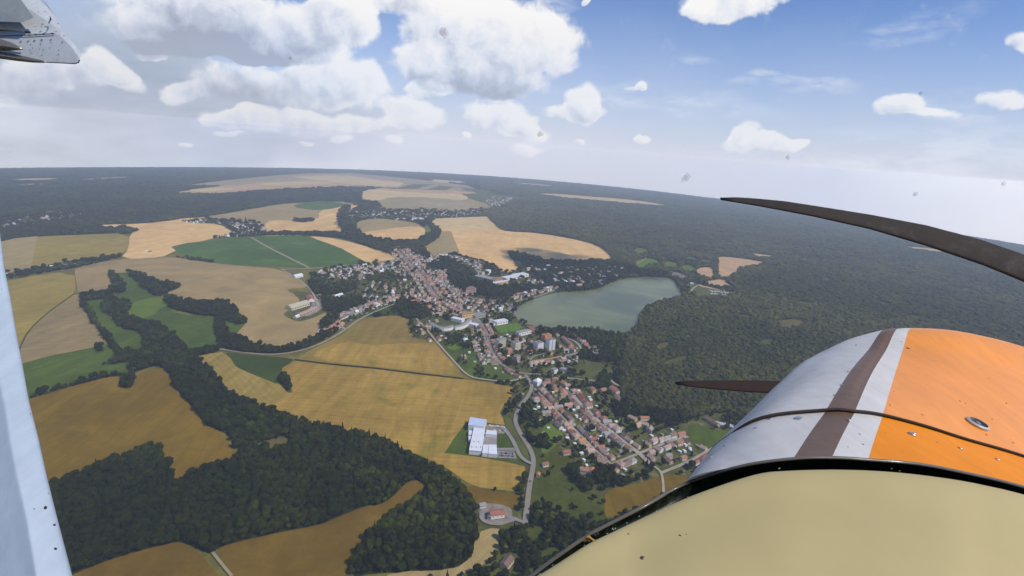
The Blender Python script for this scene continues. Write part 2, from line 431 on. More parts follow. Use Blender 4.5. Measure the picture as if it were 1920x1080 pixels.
fld('ploughed_field', M_taupe, [(140, 502), (215, 487), (300, 482), (345, 484), (400, 494), (470, 500), (527, 505), (560, 525), (580, 540), (545, 541), (537, 545), (560, 556), (572, 566), (555, 578), (531, 586), (533, 594), (560, 604), (572, 601), (600, 590), (618, 586), (637, 600), (620, 616),
    (590, 632), (560, 647), (530, 654), (500, 652), (470, 643), (447, 630), (443, 620), (450, 612), (467, 602), (445, 582), (437, 572), (400, 567), (355, 566), (318, 558), (310, 545), (342, 537), (340, 532), (305, 530), (282, 525),
    (265, 515), (240, 511), (205, 513), (207, 522), (211, 532), (205, 548), (180, 555), (150, 558), (145, 540), (141, 515)], 2, 'wide brownish pink field sweeping round the green hollow')
fld('wheat_field', M_yel, [(-120, 552), (20, 524), (140, 507), (142, 550), (125, 563), (85, 590), (55, 620), (37, 650), (0, 705), (-120, 800)], 2, 'yellow field beside the wing strut, with a curved right edge')
fld('ploughed_field', M_taupe2, [(142, 550), (150, 558), (157, 575), (167, 592), (185, 620), (203, 646), (150, 657), (90, 668), (42, 682), (-60, 715), (37, 650), (55, 620), (85, 590), (125, 563)], 3, 'grey brown triangular field left of the green hollow')
fld('meadow', M_mead, [(-60, 710), (42, 682), (90, 668), (150, 657), (205, 646), (222, 655), (235, 672), (300, 680), (230, 705), (200, 706), (130, 724), (57, 746), (-60, 785)], 3, 'dark green meadow between the grey brown and the ripe brown field')
fld('meadow', M_mead, [(207, 513), (240, 511), (262, 520), (275, 545), (290, 555), (310, 560), (318, 575), (330, 590), (400, 592), (420, 600), (452, 608), (466, 602), (430, 640), (412, 658), (350, 662), (335, 640), (315, 620), (300, 612), (280, 606), (250, 601), (228, 592), (229, 583), (245, 575), (243, 570), (212, 560), (220, 548), (235, 540), (215, 525)], 3, 'green meadow in the hollow ringed by hedges')
fld('meadow', M_meadb, [(243, 572), (262, 563), (290, 558), (312, 560), (316, 572), (300, 580), (290, 592), (250, 600), (229, 592), (230, 583)], 4, 'bright green patch of meadow in the hollow')
fld('meadow', M_mead, [(150, 560), (205, 550), (215, 570), (214, 590), (222, 616), (262, 622), (272, 640), (268, 655), (240, 668), (222, 655), (200, 632), (178, 600), (160, 578)], 3, 'green meadow on the left side of the hollow')
fld('crop_field', M_brown, [(-60, 788), (57, 748), (130, 726), (200, 708), (222, 706), (230, 710), (226, 728), (245, 728), (252, 708), (270, 698), (305, 690), (320, 708), (327, 730), (345, 745), (365, 768), (382, 797), (410, 810), (430, 830), (450, 862), (420, 868), (400, 882), (370, 888), (355, 900),
    (350, 906), (330, 905), (315, 870), (297, 840), (275, 836), (258, 850), (225, 862), (190, 875), (150, 890), (95, 918), (-60, 985)], 3, 'large ripe brown field above the near wood', 0)
fld('crop_field', M_brown2, [(792, 903), (797, 925), (768, 948), (742, 958), (707, 985), (690, 1005), (668, 1040), (655, 1080), (630, 1180), (300, 1300), (440, 1095), (405, 1030), (440, 1018), (520, 1000), (600, 985), (640, 968), (690, 947), (705, 950), (735, 935), (758, 908), (775, 901)], 3, 'brown tongue of field reaching into the near wood')
fld('crop_field', M_brown2, [(135, 1078), (220, 1045), (325, 1017), (345, 1018), (378, 1042), (412, 1082), (430, 1110), (300, 1250), (-20, 1200)], 3, 'brown field under the near wood beside the strut')
fld('stubble_field', M_harv, [(552, 677), (640, 687), (700, 692), (780, 702), (870, 712), (920, 718), (964, 727), (958, 745), (945, 760), (937, 775), (943, 785), (947, 798), (930, 797), (880, 789), (868, 800), (850, 825), (834, 850), (870, 853), (940, 865), (984, 875), (986, 890), (977, 915), (960, 922), (900, 915), (875, 905), (840, 880),
    (800, 860), (740, 835), (700, 822), (640, 810), (590, 800), (540, 785), (490, 765), (455, 752), (500, 740), (520, 715), (540, 737), (550, 737), (542, 715), (527, 702), (530, 690)], 3, 'large golden stubble field with mowing lines round the factory', 0)
fld('stubble_field', M_harv2, [(363, 671), (390, 664), (417, 661), (432, 672), (442, 688), (467, 700), (510, 717), (530, 728), (520, 750), (505, 770), (455, 752), (430, 745), (418, 728), (400, 700), (378, 685)], 4, 'pale ribbed stubble strip beside the wooded valley', 0)
fld('stubble_field', M_harv3, [(552, 674), (585, 655), (640, 630), (660, 610), (680, 600), (720, 593), (750, 592), (765, 600), (765, 615), (780, 635), (815, 640), (835, 665), (860, 690), (869, 709), (780, 699), (700, 689), (620, 682)], 3, 'brownish stubble field below the western street', 0)
fld('stubble_field', M_harv, [(575, 668), (640, 640), (700, 648), (780, 643), (817, 645), (835, 668), (855, 690), (864, 705), (780, 697), (700, 687), (620, 680)], 4, 'golden half of the stubble field above the hedge line')
fld('meadow', M_meadd, [(420, 660), (450, 664), (500, 668), (545, 672), (552, 676), (530, 690), (526, 703), (541, 717), (548, 737), (533, 735), (510, 717), (467, 700), (442, 688), (432, 672)], 2, 'dark green strip between the two stubble fields')
fld('crop_field', M_brown2, [(870, 908), (920, 921), (962, 927), (982, 925), (979, 952), (930, 957), (895, 948), (880, 930)], 3, 'dull olive brown field between the stubble and the farmyard')
fld('crop_field', M_tand, [(893, 1000), (930, 988), (952, 1005), (930, 1040), (905, 1062), (860, 1080), (760, 1110), (700, 1095), (740, 1072), (850, 1070), (885, 1045)], 3, 'dull tan strip curving under the near wood')
fld('crop_field', M_brown, [(1135, 918), (1200, 907), (1240, 890), (1300, 893), (1260, 935), (1140, 975), (1132, 960)], 3, 'brown plot below the last houses of the estate')
fld('meadow', M_rough, [(1000, 880), (1010, 850), (1040, 860), (1090, 900), (1130, 930), (1135, 980), (1250, 960), (1300, 1000), (1200, 1250), (900, 1250), (960, 1070), (990, 985)], 2, 'rough green pasture below the housing estate')
fld('meadow', M_rough, [(965, 730), (990, 735), (985, 760), (1010, 790), (1040, 830), (1085, 870), (1080, 900), (1020, 900), (1005, 860), (985, 830), (968, 790), (975, 760)], 2, 'green orchard slope between the country road and the estate')
fld('meadow', M_meadb, [(1015, 800), (1040, 795), (1060, 815), (1030, 850), (1012, 850)], 4, 'bright green garden patch left of the estate')
fld('meadow', M_mead, [(1290, 790), (1345, 812), (1400, 800), (1420, 850), (1320, 860), (1290, 820)], 3, 'green plot beside the cowling')
fld('meadow', M_olive, [(1090, 693), (1108, 680), (1135, 678), (1135, 695), (1128, 710), (1092, 713)], 3, 'olive meadow at the edge of the right forest')
fld('meadow', M_mead, [(826, 650), (850, 628), (905, 630), (915, 660), (935, 690), (985, 705), (960, 716), (908, 712), (878, 706), (852, 676)], 2, 'green gardens right of the field road')
fld('meadow', M_meadb, [(832, 637), (850, 630), (880, 633), (870, 650), (845, 660)], 3, 'bright green gardens below the curved houses')
fld('meadow', M_meadd, [(600, 578), (660, 566), (720, 560), (790, 575), (800, 600), (765, 600), (748, 590), (680, 594), (640, 604)], 2, 'dark green gardens between the western street and the town')
fld('clearing', M_olive2, [(485, 815), (520, 812), (545, 832), (520, 848), (482, 838)], 3, 'brownish clearing in the wooded valley')
fld('meadow', M_town, [(533, 590), (548, 578), (566, 566), (545, 546), (580, 548), (600, 560), (614, 575), (600, 592), (570, 602), (552, 602)], 4, 'dark grassy farm plot jutting into the field')
# factory grounds
fld('factory_lawn', M_mead, [(834, 850), (850, 825), (868, 800), (880, 789), (947, 798), (965, 820), (985, 858), (975, 862), (960, 866), (900, 858)], 4, 'green lawn round the white factory', 0)
fld('factory_yard', M_gravel, [(913, 797), (945, 799), (956, 812), (935, 815), (931, 811), (910, 808)], 5, 'gravel yard above the factory', 0)
fld('factory_yard', M_yard, [(905, 812), (932, 812), (931, 841), (905, 841)], 5, 'grey paved courtyard inside the factory', 0)
fld('factory_yard', M_yard, [(929, 841), (966, 842), (966, 848), (945, 849), (943, 859), (931, 859)], 6, 'pale paved car park right of the factory', 0)
fld('meadow', M_olive, [(950, 780), (968, 800), (982, 825), (992, 850), (985, 860), (968, 835), (955, 808), (944, 796)], 5, 'grass verge between the country road and the factory drive')
fld('farm_yard', M_gravel, [(897, 948), (920, 944), (955, 950), (962, 965), (955, 978), (935, 987), (905, 980), (897, 965)], 5, 'gravel yard of the small farm by the bottom wood')
# upper middle
fld('wheat_field', M_tan, [(807, 421), (817, 411), (860, 408), (913, 406), (937, 430), (950, 434), (1013, 437), (1100, 453), (1133, 467), (1156, 493), (1113, 488), (1093, 493), (1023, 493), (990, 480), (953, 472), (955, 482), (973, 498), (967, 510), (943, 512), (920, 497), (867, 482), (847, 477), (813, 485), (800, 487), (790, 463), (827, 433)], 2, 'huge tan wheat field above the town')
fld('wheat_field', M_tan2, [(805, 420), (817, 410), (860, 408), (913, 406), (937, 431), (880, 432), (830, 430)], 4, 'paler upper end of the huge wheat field', 0)
fld('wheat_field', M_tand, [(829, 433), (846, 434), (862, 474), (845, 477), (813, 485), (800, 487), (791, 463)], 4, 'dull olive corner of the huge wheat field', 0)
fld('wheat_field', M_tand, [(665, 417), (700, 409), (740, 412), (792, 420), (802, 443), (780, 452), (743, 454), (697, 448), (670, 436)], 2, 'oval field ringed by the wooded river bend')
fld('wheat_field', M_tan, [(672, 437), (700, 433), (760, 425), (795, 425), (802, 443), (780, 452), (743, 454), (697, 448)], 3, 'lighter tan lower side of the oval field')
fld('wheat_field', M_tan, [(598, 423), (637, 421), (652, 432), (633, 439), (598, 440)], 2, 'small tan field left of the river bend')
fld('wheat_field', M_tan, [(598, 393), (640, 386), (680, 384), (655, 398), (650, 408), (620, 418), (598, 420)], 3, 'tan field behind the wooded river')
fld('wheat_field', M_tan2, [(680, 355), (733, 355), (800, 363), (860, 361), (882, 372), (860, 376), (800, 371), (733, 369), (710, 377), (678, 374)], 2, 'pale field at the corner of the far forest')
fld('wheat_field', M_purple, [(705, 377), (767, 368), (867, 375), (905, 390), (860, 396), (813, 388), (767, 394), (717, 384)], 3, 'purplish brown field behind the far town')
fld('meadow', M_meadb, [(795, 420), (803, 422), (812, 434), (806, 443), (797, 436)], 3, 'small green glade at the river bend')
fld('meadow', M_olive, [(850, 357), (910, 358), (955, 371), (920, 383), (885, 375), (862, 362)], 2, 'olive fields by the far village')
fld('meadow', M_town, [(635, 415), (655, 398), (700, 392), (780, 393), (860, 396), (905, 390), (910, 405), (860, 408), (815, 411), (790, 418), (740, 411), (700, 408), (660, 418)], 1, 'ground under the far town')
fld('meadow', M_town, [(905, 378), (925, 368), (965, 372), (945, 388), (925, 391)], 3, 'ground under the far village by the forest')
fld('meadow', M_town, [(415, 420), (350, 418), (340, 414), (400, 411), (425, 414), (440, 412), (490, 420), (505, 441), (460, 445), (385, 448), (442, 438)], 4, 'ground under the far left village')
fld('meadow', M_town, [(-20, 412), (40, 405), (105, 408), (150, 400), (155, 405), (110, 420), (30, 428), (-20, 434)], 2, 'ground under the village in the far left forest')
# distance
fld('far_field', M_pink, [(313, 363), (400, 350), (500, 343), (633, 333), (690, 340), (650, 352), (500, 357), (400, 367)], 2, 'long pinkish field in the far distance')
fld('far_field', M_tan2, [(545, 331), (653, 328), (700, 337), (765, 342), (740, 352), (660, 346), (600, 338), (560, 334)], 3, 'pale field in the far distance near the centre')
fld('far_field', M_purple, [(330, 350), (420, 338), (560, 325), (640, 325), (560, 337), (430, 350)], 1, 'purplish far field below the horizon')
fld('far_field', M_tan2, [(5, 340), (33, 335), (123, 334), (128, 337), (67, 341)], 2, 'pale strip in the far left forest')
fld('far_field', M_purple, [(133, 337), (250, 330), (258, 334), (150, 341)], 2, 'grey strip in the far left forest')
fld('far_field', M_tan2, [(797, 335), (880, 341), (870, 345), (815, 341)], 2, 'short pale strip near the horizon')
fld('far_field', M_tan2, [(997, 363), (1043, 363), (1100, 368), (1170, 373), (1240, 382), (1260, 389), (1170, 382), (1100, 376), (1033, 369)], 2, 'long pale strip across the far right forest')
fld('far_field', M_olive, [(700, 346), (780, 343), (900, 355), (950, 362), (860, 360), (800, 361), (735, 354)], 1, 'olive fields under the horizon')
fld('far_field', M_tan2, [(1678, 461), (1730, 464), (1800, 474), (1800, 479), (1730, 472)], 2, 'pale strip below the propeller blade')
fld('far_field', M_purple, [(420, 346), (480, 332), (640, 323), (720, 330), (810, 339), (900, 351), (870, 360), (740, 353), (600, 351), (470, 353)], 1, 'mauve far fields under the horizon')
fld('far_field', M_pink, [(690, 352), (790, 356), (880, 358), (900, 364), (800, 362), (735, 358)], 3, 'thin pink field behind the far forest corner')
fld('far_field', M_tan2, [(480, 344), (560, 340), (640, 342), (600, 346), (500, 348)], 3, 'thin pale field in the far distance left of the centre')
fld('far_field', M_tan2, [(345, 356), (400, 352), (450, 354), (380, 360)], 3, 'small pale field in the far left forest')
fld('far_field', M_tan2, [(940, 341), (1000, 344), (1060, 351), (1000, 349)], 2, 'thin pale field near the right horizon')
fld('far_field', M_olive, [(900, 362), (960, 366), (1000, 372), (955, 378), (925, 370)], 2, 'green fields round the far forest village')
fld('farmland', M_tand, [(678, 353), (800, 356), (900, 361), (957, 371), (925, 392), (905, 395), (780, 395), (700, 394), (676, 378)], .75, 'joined pale fields below the horizon')
fld('farmland', M_tand, [(345, 412), (440, 398), (480, 390), (560, 380), (665, 378), (650, 400), (640, 440), (500, 443), (440, 440)], .75, 'joined pale fields round the far left village')
fld('far_field', M_tan2, [(15, 346), (80, 344), (112, 347), (40, 350)], 2, 'small pale strip under the far left horizon')
fld('far_field', M_olive, [(80, 397), (103, 395), (112, 402), (85, 404)], 2, 'green patch by the far left forest village')
fld('far_field', M_tan2, [(270, 366), (300, 365), (306, 367), (280, 368)], 2, 'tiny pale strip in the far left forest')
# lake district right
LAKE = [(962, 590), (972, 577), (985, 568), (1010, 558), (1043, 549), (1075, 548), (1100, 546), (1125, 541), (1140, 533), (1165, 525), (1180, 521), (1220, 519), (1255, 521), (1266, 528), (1273, 540), (1283, 549), (1275, 559), (1240, 566), (1215, 575), (1201, 590), (1197, 606), (1188, 622), (1172, 630), (1150, 628), (1120, 620), (1090, 622), (1060, 619), (1020, 617), (1000, 612), (975, 603)]
m, t, b = base_mat('lake_water', 0.25, 0.22)
pos = t.new('ShaderNodeNewGeometry').outputs['Position']
wn = t.noise(pos, 0.004, 4, .55, .8)
t.put(b.inputs['Base Color'], t.mix(t.map(wn, .35, .65), (.12, .135, .055), (.23, .25, .085)))
bmp = t.new('ShaderNodeBump'); bmp.inputs['Strength'].default_value = .35; bmp.inputs['Distance'].default_value = .3
t.put(bmp.inputs['Height'], t.noise(pos, 0.25, 3, .6)); t.put(b.inputs['Normal'], bmp.outputs[0])
M_water = m
fld('lake', M_water, LAKE, 3, 'green lake beside the town', cat='lake')
fld('pond', M_water, [(1278, 484), (1298, 480), (1313, 488), (1315, 493), (1285, 489)], 4, 'small pale pond beyond the lake')
fld('pond', M_gravel, [(1246, 511), (1262, 508), (1291, 518), (1288, 527), (1265, 522)], 4, 'half dry pale reed pond at the head of the lake')
fld('meadow', M_meadb, [(1188, 468), (1197, 464), (1217, 469), (1215, 478), (1193, 480)], 3, 'bright green meadow at the forest edge beyond the lake')
fld('meadow', M_meadb, [(1185, 492), (1210, 483), (1237, 489), (1236, 497), (1210, 500), (1206, 509), (1194, 505)], 3, 'bright green meadow above the head of the lake')
fld('meadow', M_meadb, [(1247, 488), (1275, 495), (1268, 505), (1242, 503)], 3, 'small green meadow left of the ponds')
fld('meadow', M_meadb, [(1282, 495), (1308, 502), (1303, 516), (1274, 506)], 3, 'green meadow between the ponds and the pink field')
fld('meadow', M_olive, [(1312, 485), (1338, 490), (1336, 498), (1314, 493)], 3, 'green strip beside the small pond')
fld('meadow', M_meadb, [(1337, 465), (1361, 470), (1359, 474), (1342, 471)], 3, 'small bright glade in the forest beyond the pink field')
fld('meadow', M_olive, [(1284, 470), (1313, 471), (1304, 475), (1287, 474)], 3, 'narrow glade in the forest beyond the pond')
fld('wheat_field', M_pink, [(1343, 483), (1358, 481), (1400, 486), (1440, 493), (1427, 498), (1408, 502), (1387, 504), (1382, 513), (1363, 524), (1347, 523), (1345, 507)], 3, 'pink tan field beyond the lake, touching the dark forest')
fld('wheat_field', M_pink, [(1305, 507), (1315, 501), (1338, 502), (1338, 514), (1342, 522), (1328, 525), (1304, 518)], 3, 'small pink field left of the poplar row')
fld('wheat_field', M_pink, [(1308, 535), (1343, 523), (1362, 526), (1366, 533), (1384, 544), (1360, 546), (1318, 539)], 4, 'pink field above the camp site')
fld('wheat_field', M_tan2, [(1398, 474), (1460, 481), (1461, 486), (1418, 483)], 3, 'pale strip field in the forest right of the pink field')
fld('meadow', M_olive, [(1278, 535), (1307, 529), (1318, 539), (1360, 546), (1388, 548), (1370, 557), (1340, 559), (1310, 561), (1287, 559)], 3, 'camp site meadow at the lake shore')
# clearings in the right forest
for pxs, mt, lb in [([(1228, 652), (1240, 643), (1262, 642), (1250, 655), (1235, 665)], M_olive2, 'bare reddish clearing in the right forest'),
                ([(1240, 680), (1290, 665), (1300, 672), (1260, 690), (1244, 690)], M_olive, 'thin grassy clearing in the right forest'),
                ([(1538, 522), (1556, 520), (1560, 528), (1545, 533)], M_olive, 'small light clearing above the pink patch'),
                ([(1640, 563), (1672, 570), (1668, 578), (1645, 574)], M_olive, 'light glade high in the right forest'),
                ([(1450, 602), (1500, 598), (1515, 612), (1480, 620), (1455, 612)], M_olive2, 'brown felled patch in the right forest'),
                ([(1490, 565), (1530, 568), (1520, 576), (1495, 574)], M_olive, 'narrow glade in the right forest'),
                ([(1420, 640), (1450, 635), (1455, 648), (1430, 655)], M_olive, 'grassy glade left of the cowling crest'),
                ([(1700, 590), (1740, 596), (1735, 603), (1705, 600)], M_olive, 'faint glade above the cowling'),
                ([(1380, 590), (1410, 592), (1408, 602), (1385, 600)], M_olive, 'faint glade above the lower blade')]:
    fld('clearing', mt, pxs, 3, lb)

# ------------------------------------------------------------------ roads
ROADPX = []
def ribbon(name, px, width, layer, mat, label, cat='road', avoid=True):
    p = chaikin(px, 2, closed=False)
    g = [G(u, v) for u, v in p]
    if avoid: ROADPX.append((np.array(g), width))
    # resample
    pts = [g[0]]
    for a, b_ in zip(g, g[1:]):
        L = math.hypot(b_[0] - a[0], b_[1] - a[1]); k = max(1, int(L / 60))
        for j in range(1, k + 1): pts.append((a[0] + (b_[0] - a[0]) * j / k, a[1] + (b_[1] - a[1]) * j / k))
    vs = []; fs = []
    for i, q in enumerate(pts):
        a = pts[max(0, i - 1)]; c = pts[min(len(pts) - 1, i + 1)]
        dx, dy = c[0] - a[0], c[1] - a[1]; L = math.hypot(dx, dy) or 1
        nx, ny = -dy / L * width / 2, dx / L * width / 2
        for s in (1, -1):
            x, y = q[0] + nx * s, q[1] + ny * s
            vs.append((x, y, cap(q[0], q[1]) + layer * LAYER))
        if i: fs.append((2 * i - 2, 2 * i - 1, 2 * i + 1, 2 * i))
    o = link(name, mesh(name, vs, fs, mat)); tag(o, label, cat, kind='structure')
    return o
MAIN = [(745, 470), (771, 496), (798, 524), (810, 546), (823, 561), (857, 580), (876, 591), (893, 600), (909, 615), (915, 634), (918, 651), (928, 670), (941, 685), (960, 696), (982, 702), (1026, 704), (1067, 711), (1115, 715)]
ribbon('road', MAIN, 9, 8, M_asph, 'main street winding down through the town')
ribbon('road', [(985, 704), (994, 716), (998, 728), (990, 745), (975, 762), (965, 785), (968, 800), (982, 825), (995, 845), (1001, 865), (998, 885), (992, 915), (988, 950), (984, 985)], 8, 9, M_asph, 'country road running down to the small farm')
ribbon('road', [(999, 872), (988, 868), (975, 858), (968, 842), (960, 825), (945, 805), (930, 800)], 7, 10, M_yard, 'curved drive to the white factory')
ribbon('road', [(966, 844), (930, 845)], 7, 11, M_yard, 'factory entrance lane')
ribbon('road', [(780, 598), (793, 610), (823, 647), (850, 677), (877, 707), (907, 713), (957, 717), (985, 708)], 5, 8, M_track, 'pale field road along the stubble')
ribbon('road', [(400, 654), (430, 658), (460, 663), (513, 667), (560, 660), (600, 647), (640, 625), (675, 598), (720, 578), (770, 560), (800, 556)], 6, 8, M_track, 'western road curving round the brownish field')
ribbon('road', [(527, 505), (560, 524), (580, 540), (592, 560), (598, 575)], 5, 7, M_track, 'pale farm road across the bare field')
ribbon('road', [(527, 506), (600, 503), (690, 495), (745, 486)], 8, 7, M_track, 'pale road between the green field and the houses')
ribbon('road', [(470, 445), (500, 463), (540, 483), (580, 503)], 12, 8, M_path, 'diagonal path through the green crop')
ribbon('road', [(15, 527), (140, 503), (250, 488), (345, 478)], 4, 7, M_path, 'thin path along the village strip')
ribbon('road', [(953, 584), (960, 572), (967, 566), (988, 562), (1017, 554), (1043, 543)], 9, 8, M_asph, 'shore road on the dam')
ribbon('road', [(797, 493), (819, 483), (842, 480), (865, 486), (883, 495), (893, 508), (915, 520)], 6, 8, M_track, 'street below the wheat field')
ribbon('road', [(830, 508), (828, 524), (835, 537), (848, 546), (871, 556), (900, 563), (945, 565)], 6, 8, M_track, 'lane past the castle')
ribbon('road', [(1075, 742), (1085, 755), (1097, 767), (1125, 794), (1147, 812), (1175, 835), (1199, 852), (1212, 866), (1222, 872)], 9, 9, M_track, 'straight street through the lower estate')
ribbon('road', [(1131, 879), (1162, 866), (1200, 851), (1225, 841), (1255, 829), (1290, 820)], 6, 8, M_track, 'cross street at the end of the estate')
ribbon('road', [(1002, 730), (1030, 757), (1060, 790), (1099, 828), (1116, 846), (1144, 870)], 5, 8, M_track, 'narrow inner street of the estate')
ribbon('road', [(1216, 869), (1230, 878), (1240, 887), (1243, 905), (1244, 925)], 4, 7, M_track, 'pale footpath below the estate')
ribbon('road', [(1240, 888), (1290, 868), (1330, 845), (1370, 825)], 6, 7, M_track, 'faint lane towards the cowling')
ribbon('road', [(989, 680), (1010, 677), (1040, 672), (1081, 664), (1090, 658), (1088, 650), (1078, 641), (1065, 635)], 6, 8, M_track, 'street round the flats')
ribbon('road', [(941, 670), (955, 672), (972, 681), (990, 680), (1000, 668), (1020, 665)], 6, 8, M_asph, 'short street between the flats')
ribbon('road', [(1140, 707), (1150, 720), (1167, 727)], 6, 8, M_track, 'sandy track at the forest edge')
ribbon('road', [(983, 982), (965, 975), (950, 970)], 6, 9, M_yard, 'short drive to the small farm')
ribbon('road', [(398, 1037), (412, 1055), (435, 1083)], 3.5, 9, M_path, 'pale track at the bottom of the near wood')
ribbon('road', [(1190, 497), (1210, 486), (1222, 476)], 5, 8, M_track, 'small lane in the green meadow beyond the lake')
ribbon('road', [(1292, 552), (1300, 540), (1318, 531), (1343, 522), (1340, 500)], 6, 8, M_track, 'camp site lane')
ribbon('road', [(465, 444), (440, 430), (425, 418)], 8, 8, M_track, 'street of the far left village')
ribbon('road', [(553, 675), (620, 684), (700, 691), (780, 701), (868, 711)], 5, 7, M_floor, 'dark hedge line between the stubble fields', 'hedge', False)
ribbon('road', [(140, 551), (85, 590), (50, 625), (35, 660)], 3, 7, M_meadd, 'dark grassy boundary between the two left fields', 'track', False)

# ------------------------------------------------------------------ trees
def leaf_mat(name, a, b_, c):
    m, t, bs = base_mat(name, 1.0, 0.04)
    oi = t.new('ShaderNodeObjectInfo').outputs['Random']
    pos = t.new('ShaderNodeNewGeometry').outputs['Position']
    big = t.noise(pos, 0.006, 4, .6, .5)
    f = t.math('ADD', t.math('MULTIPLY', oi, 0.75), t.math('ADD', t.map(big, .35, .65, -.3, .35), t.map(t.noise(pos, .0016, 5, .6, 1.2), .38, .62, -.35, .4)), clamp=True)
    cr = t.new('ShaderNodeValToRGB'); t.put(cr.inputs[0], f)
    e = cr.color_ramp.elements; e[0].color = (*a, 1); e[1].color = (*c, 1); k = e.new(.5); k.color = (*b_, 1)
    fn = t.noise(pos, 0.9, 3, .7)
    t.put(bs.inputs['Base Color'], t.vmath('SCALE', cr.outputs[0], scale=t.map(fn, .3, .7, .75, 1.3)))
    return m
M_leaf = leaf_mat('broadleaf_foliage', (.011, .015, .002), (.019, .026, .003), (.050, .064, .006))
M_leafr = leaf_mat('veil_toned_foliage', (.050, .054, .014), (.074, .074, .018), (.112, .106, .026))  # warm veil of the windshield reflection put into the right forest's leaf colour
M_leafo = leaf_mat('olive_foliage', (.017, .020, .003), (.025, .028, .004), (.044, .048, .006))
M_need = leaf_mat('needle_foliage', (.012, .015, .004), (.016, .020, .005), (.023, .028, .007))
M_bark = plain('bark', (.07, .055, .04), scale=3)
def crown_mesh(seed, kind):
    r = random.Random(seed); bm = bmesh.new()
    if kind == 'round':
        bmesh.ops.create_icosphere(bm, subdivisions=2, radius=1.0)
        lobes = [(Vector((r.gauss(0, 1), r.gauss(0, 1), r.gauss(.2, .8))).normalized(), r.uniform(.12, .38)) for _ in range(9)]
        for v in bm.verts:
            d = v.co.normalized(); k = .74 + r.uniform(-.10, .10)
            for l, a in lobes: k += a * max(0, d.dot(l) - .55) * 2.0
            v.co = Vector((d.x * k, d.y * k, d.z * k * .85))
        for _ in range(46):    # leaf clumps standing off the crown
            d = Vector((r.gauss(0, 1), r.gauss(0, 1), r.gauss(.35, .8))).normalized()
            c = Vector((d.x, d.y, d.z * .85)) * r.uniform(.72, 1.08); s = r.uniform(.12, .26)
            e1 = d.orthogonal().normalized() * s; e2 = d.cross(e1).normalized() * s
            vs = [bm.verts.new(c + e1 * r.uniform(.6, 1.2) + d * r.uniform(-.1, .15)), bm.verts.new(c + e2 * r.uniform(.6, 1.2)), bm.verts.new(c - e1 * r.uniform(.6, 1.2) + d * r.uniform(-.1, .15)), bm.verts.new(c - e2)]
            bm.faces.new(vs)
        for v in bm.verts: v.co = Vector((v.co.x * 4.6, v.co.y * 4.6, v.co.z * 5.2 + 8.2))
    else:
        n = 11; tiers = 7; top = None
        for k in range(tiers):
            z0 = 2.0 + k * 2.1; rr = 3.4 * (1 - k / (tiers + .3)); z1 = z0 + 3.6
            ring = []
            for i in range(n):
                a = 2 * math.pi * (i + r.random() * .6) / n; q = rr * (r.uniform(.75, 1.2) if i % 2 else r.uniform(.45, .7))
                ring.append(bm.verts.new((math.cos(a) * q, math.sin(a) * q, z0 + r.uniform(-.5, .4))))
            tip = bm.verts.new((r.uniform(-.1, .1), r.uniform(-.1, .1), z1))
            for i in range(n): bm.faces.new((ring[i], ring[(i + 1) % n], tip))
    me = bpy.data.meshes.new('crown'); bm.to_mesh(me); bm.free()
    me.materials.append(M_leaf if kind == 'round' and seed % 2 else (M_leafo if kind == 'round' else M_need))
    return me
def trunk_mesh():
    vs = []; fs = []
    for k, (z, r_) in enumerate([(-.5, .45), (2, .32), (5.5, .22), (8.5, .10)]):
        for i in range(6):
            a = i * math.pi / 3; vs.append((math.cos(a) * r_ + .05 * k, math.sin(a) * r_, z))
        if k:
            for i in range(6):
                j = (i + 1) % 6; fs.append(((k - 1) * 6 + i, (k - 1) * 6 + j, k * 6 + j, k * 6 + i))
    for a in (0.4, 2.2, 4.4):   # limbs
        b0 = len(vs); d = Vector((math.cos(a), math.sin(a), 1.1)).normalized(); o = Vector((0, 0, 4)); s = d.orthogonal().normalized() * .12; s2 = d.cross(s).normalized() * .12
        for q in (s, s2, -s): vs.append(tuple(o + q))
        vs.append(tuple(o + d * 3.6))
        fs += [(b0, b0 + 1, b0 + 3), (b0 + 1, b0 + 2, b0 + 3), (b0 + 2, b0, b0 + 3)]
    return mesh('trunk', vs, fs, M_bark)
CROWNS = [crown_mesh(1, 'round'), crown_mesh(2, 'round'), crown_mesh(3, 'round'), crown_mesh(4, 'round'), crown_mesh(5, 'cone'), crown_mesh(6, 'cone')]
TRUNK = trunk_mesh()

# near tree individuals are made first so that the masses can borrow their crowns
def forest_candidates():
    """jittered points over the visible land; spacing grows with distance"""
    out = []
    d = 380.0
    while d < 15500:
        sp = max(5.3, d / 262)
        half = R(50)
        n = int(2 * half * d / sp)
        a = (np.arange(n) + rng.uniform(-.45, .45, n)) / n * 2 * half - half
        rr = d + rng.uniform(-.45, .45, n) * sp
        out.append(np.stack([np.sin(a) * rr, np.cos(a) * rr, np.full(n, sp)], 1))
        d += sp
    return np.concatenate(out)
C = forest_candidates()
cz = cap(C[:, 0], C[:, 1])
pu, pv, pd = proj(C[:, 0], C[:, 1], cz)
view = (pd > 1) & (pu > -60) & (pu < 1990) & (pv > 290) & (pv < 1170)
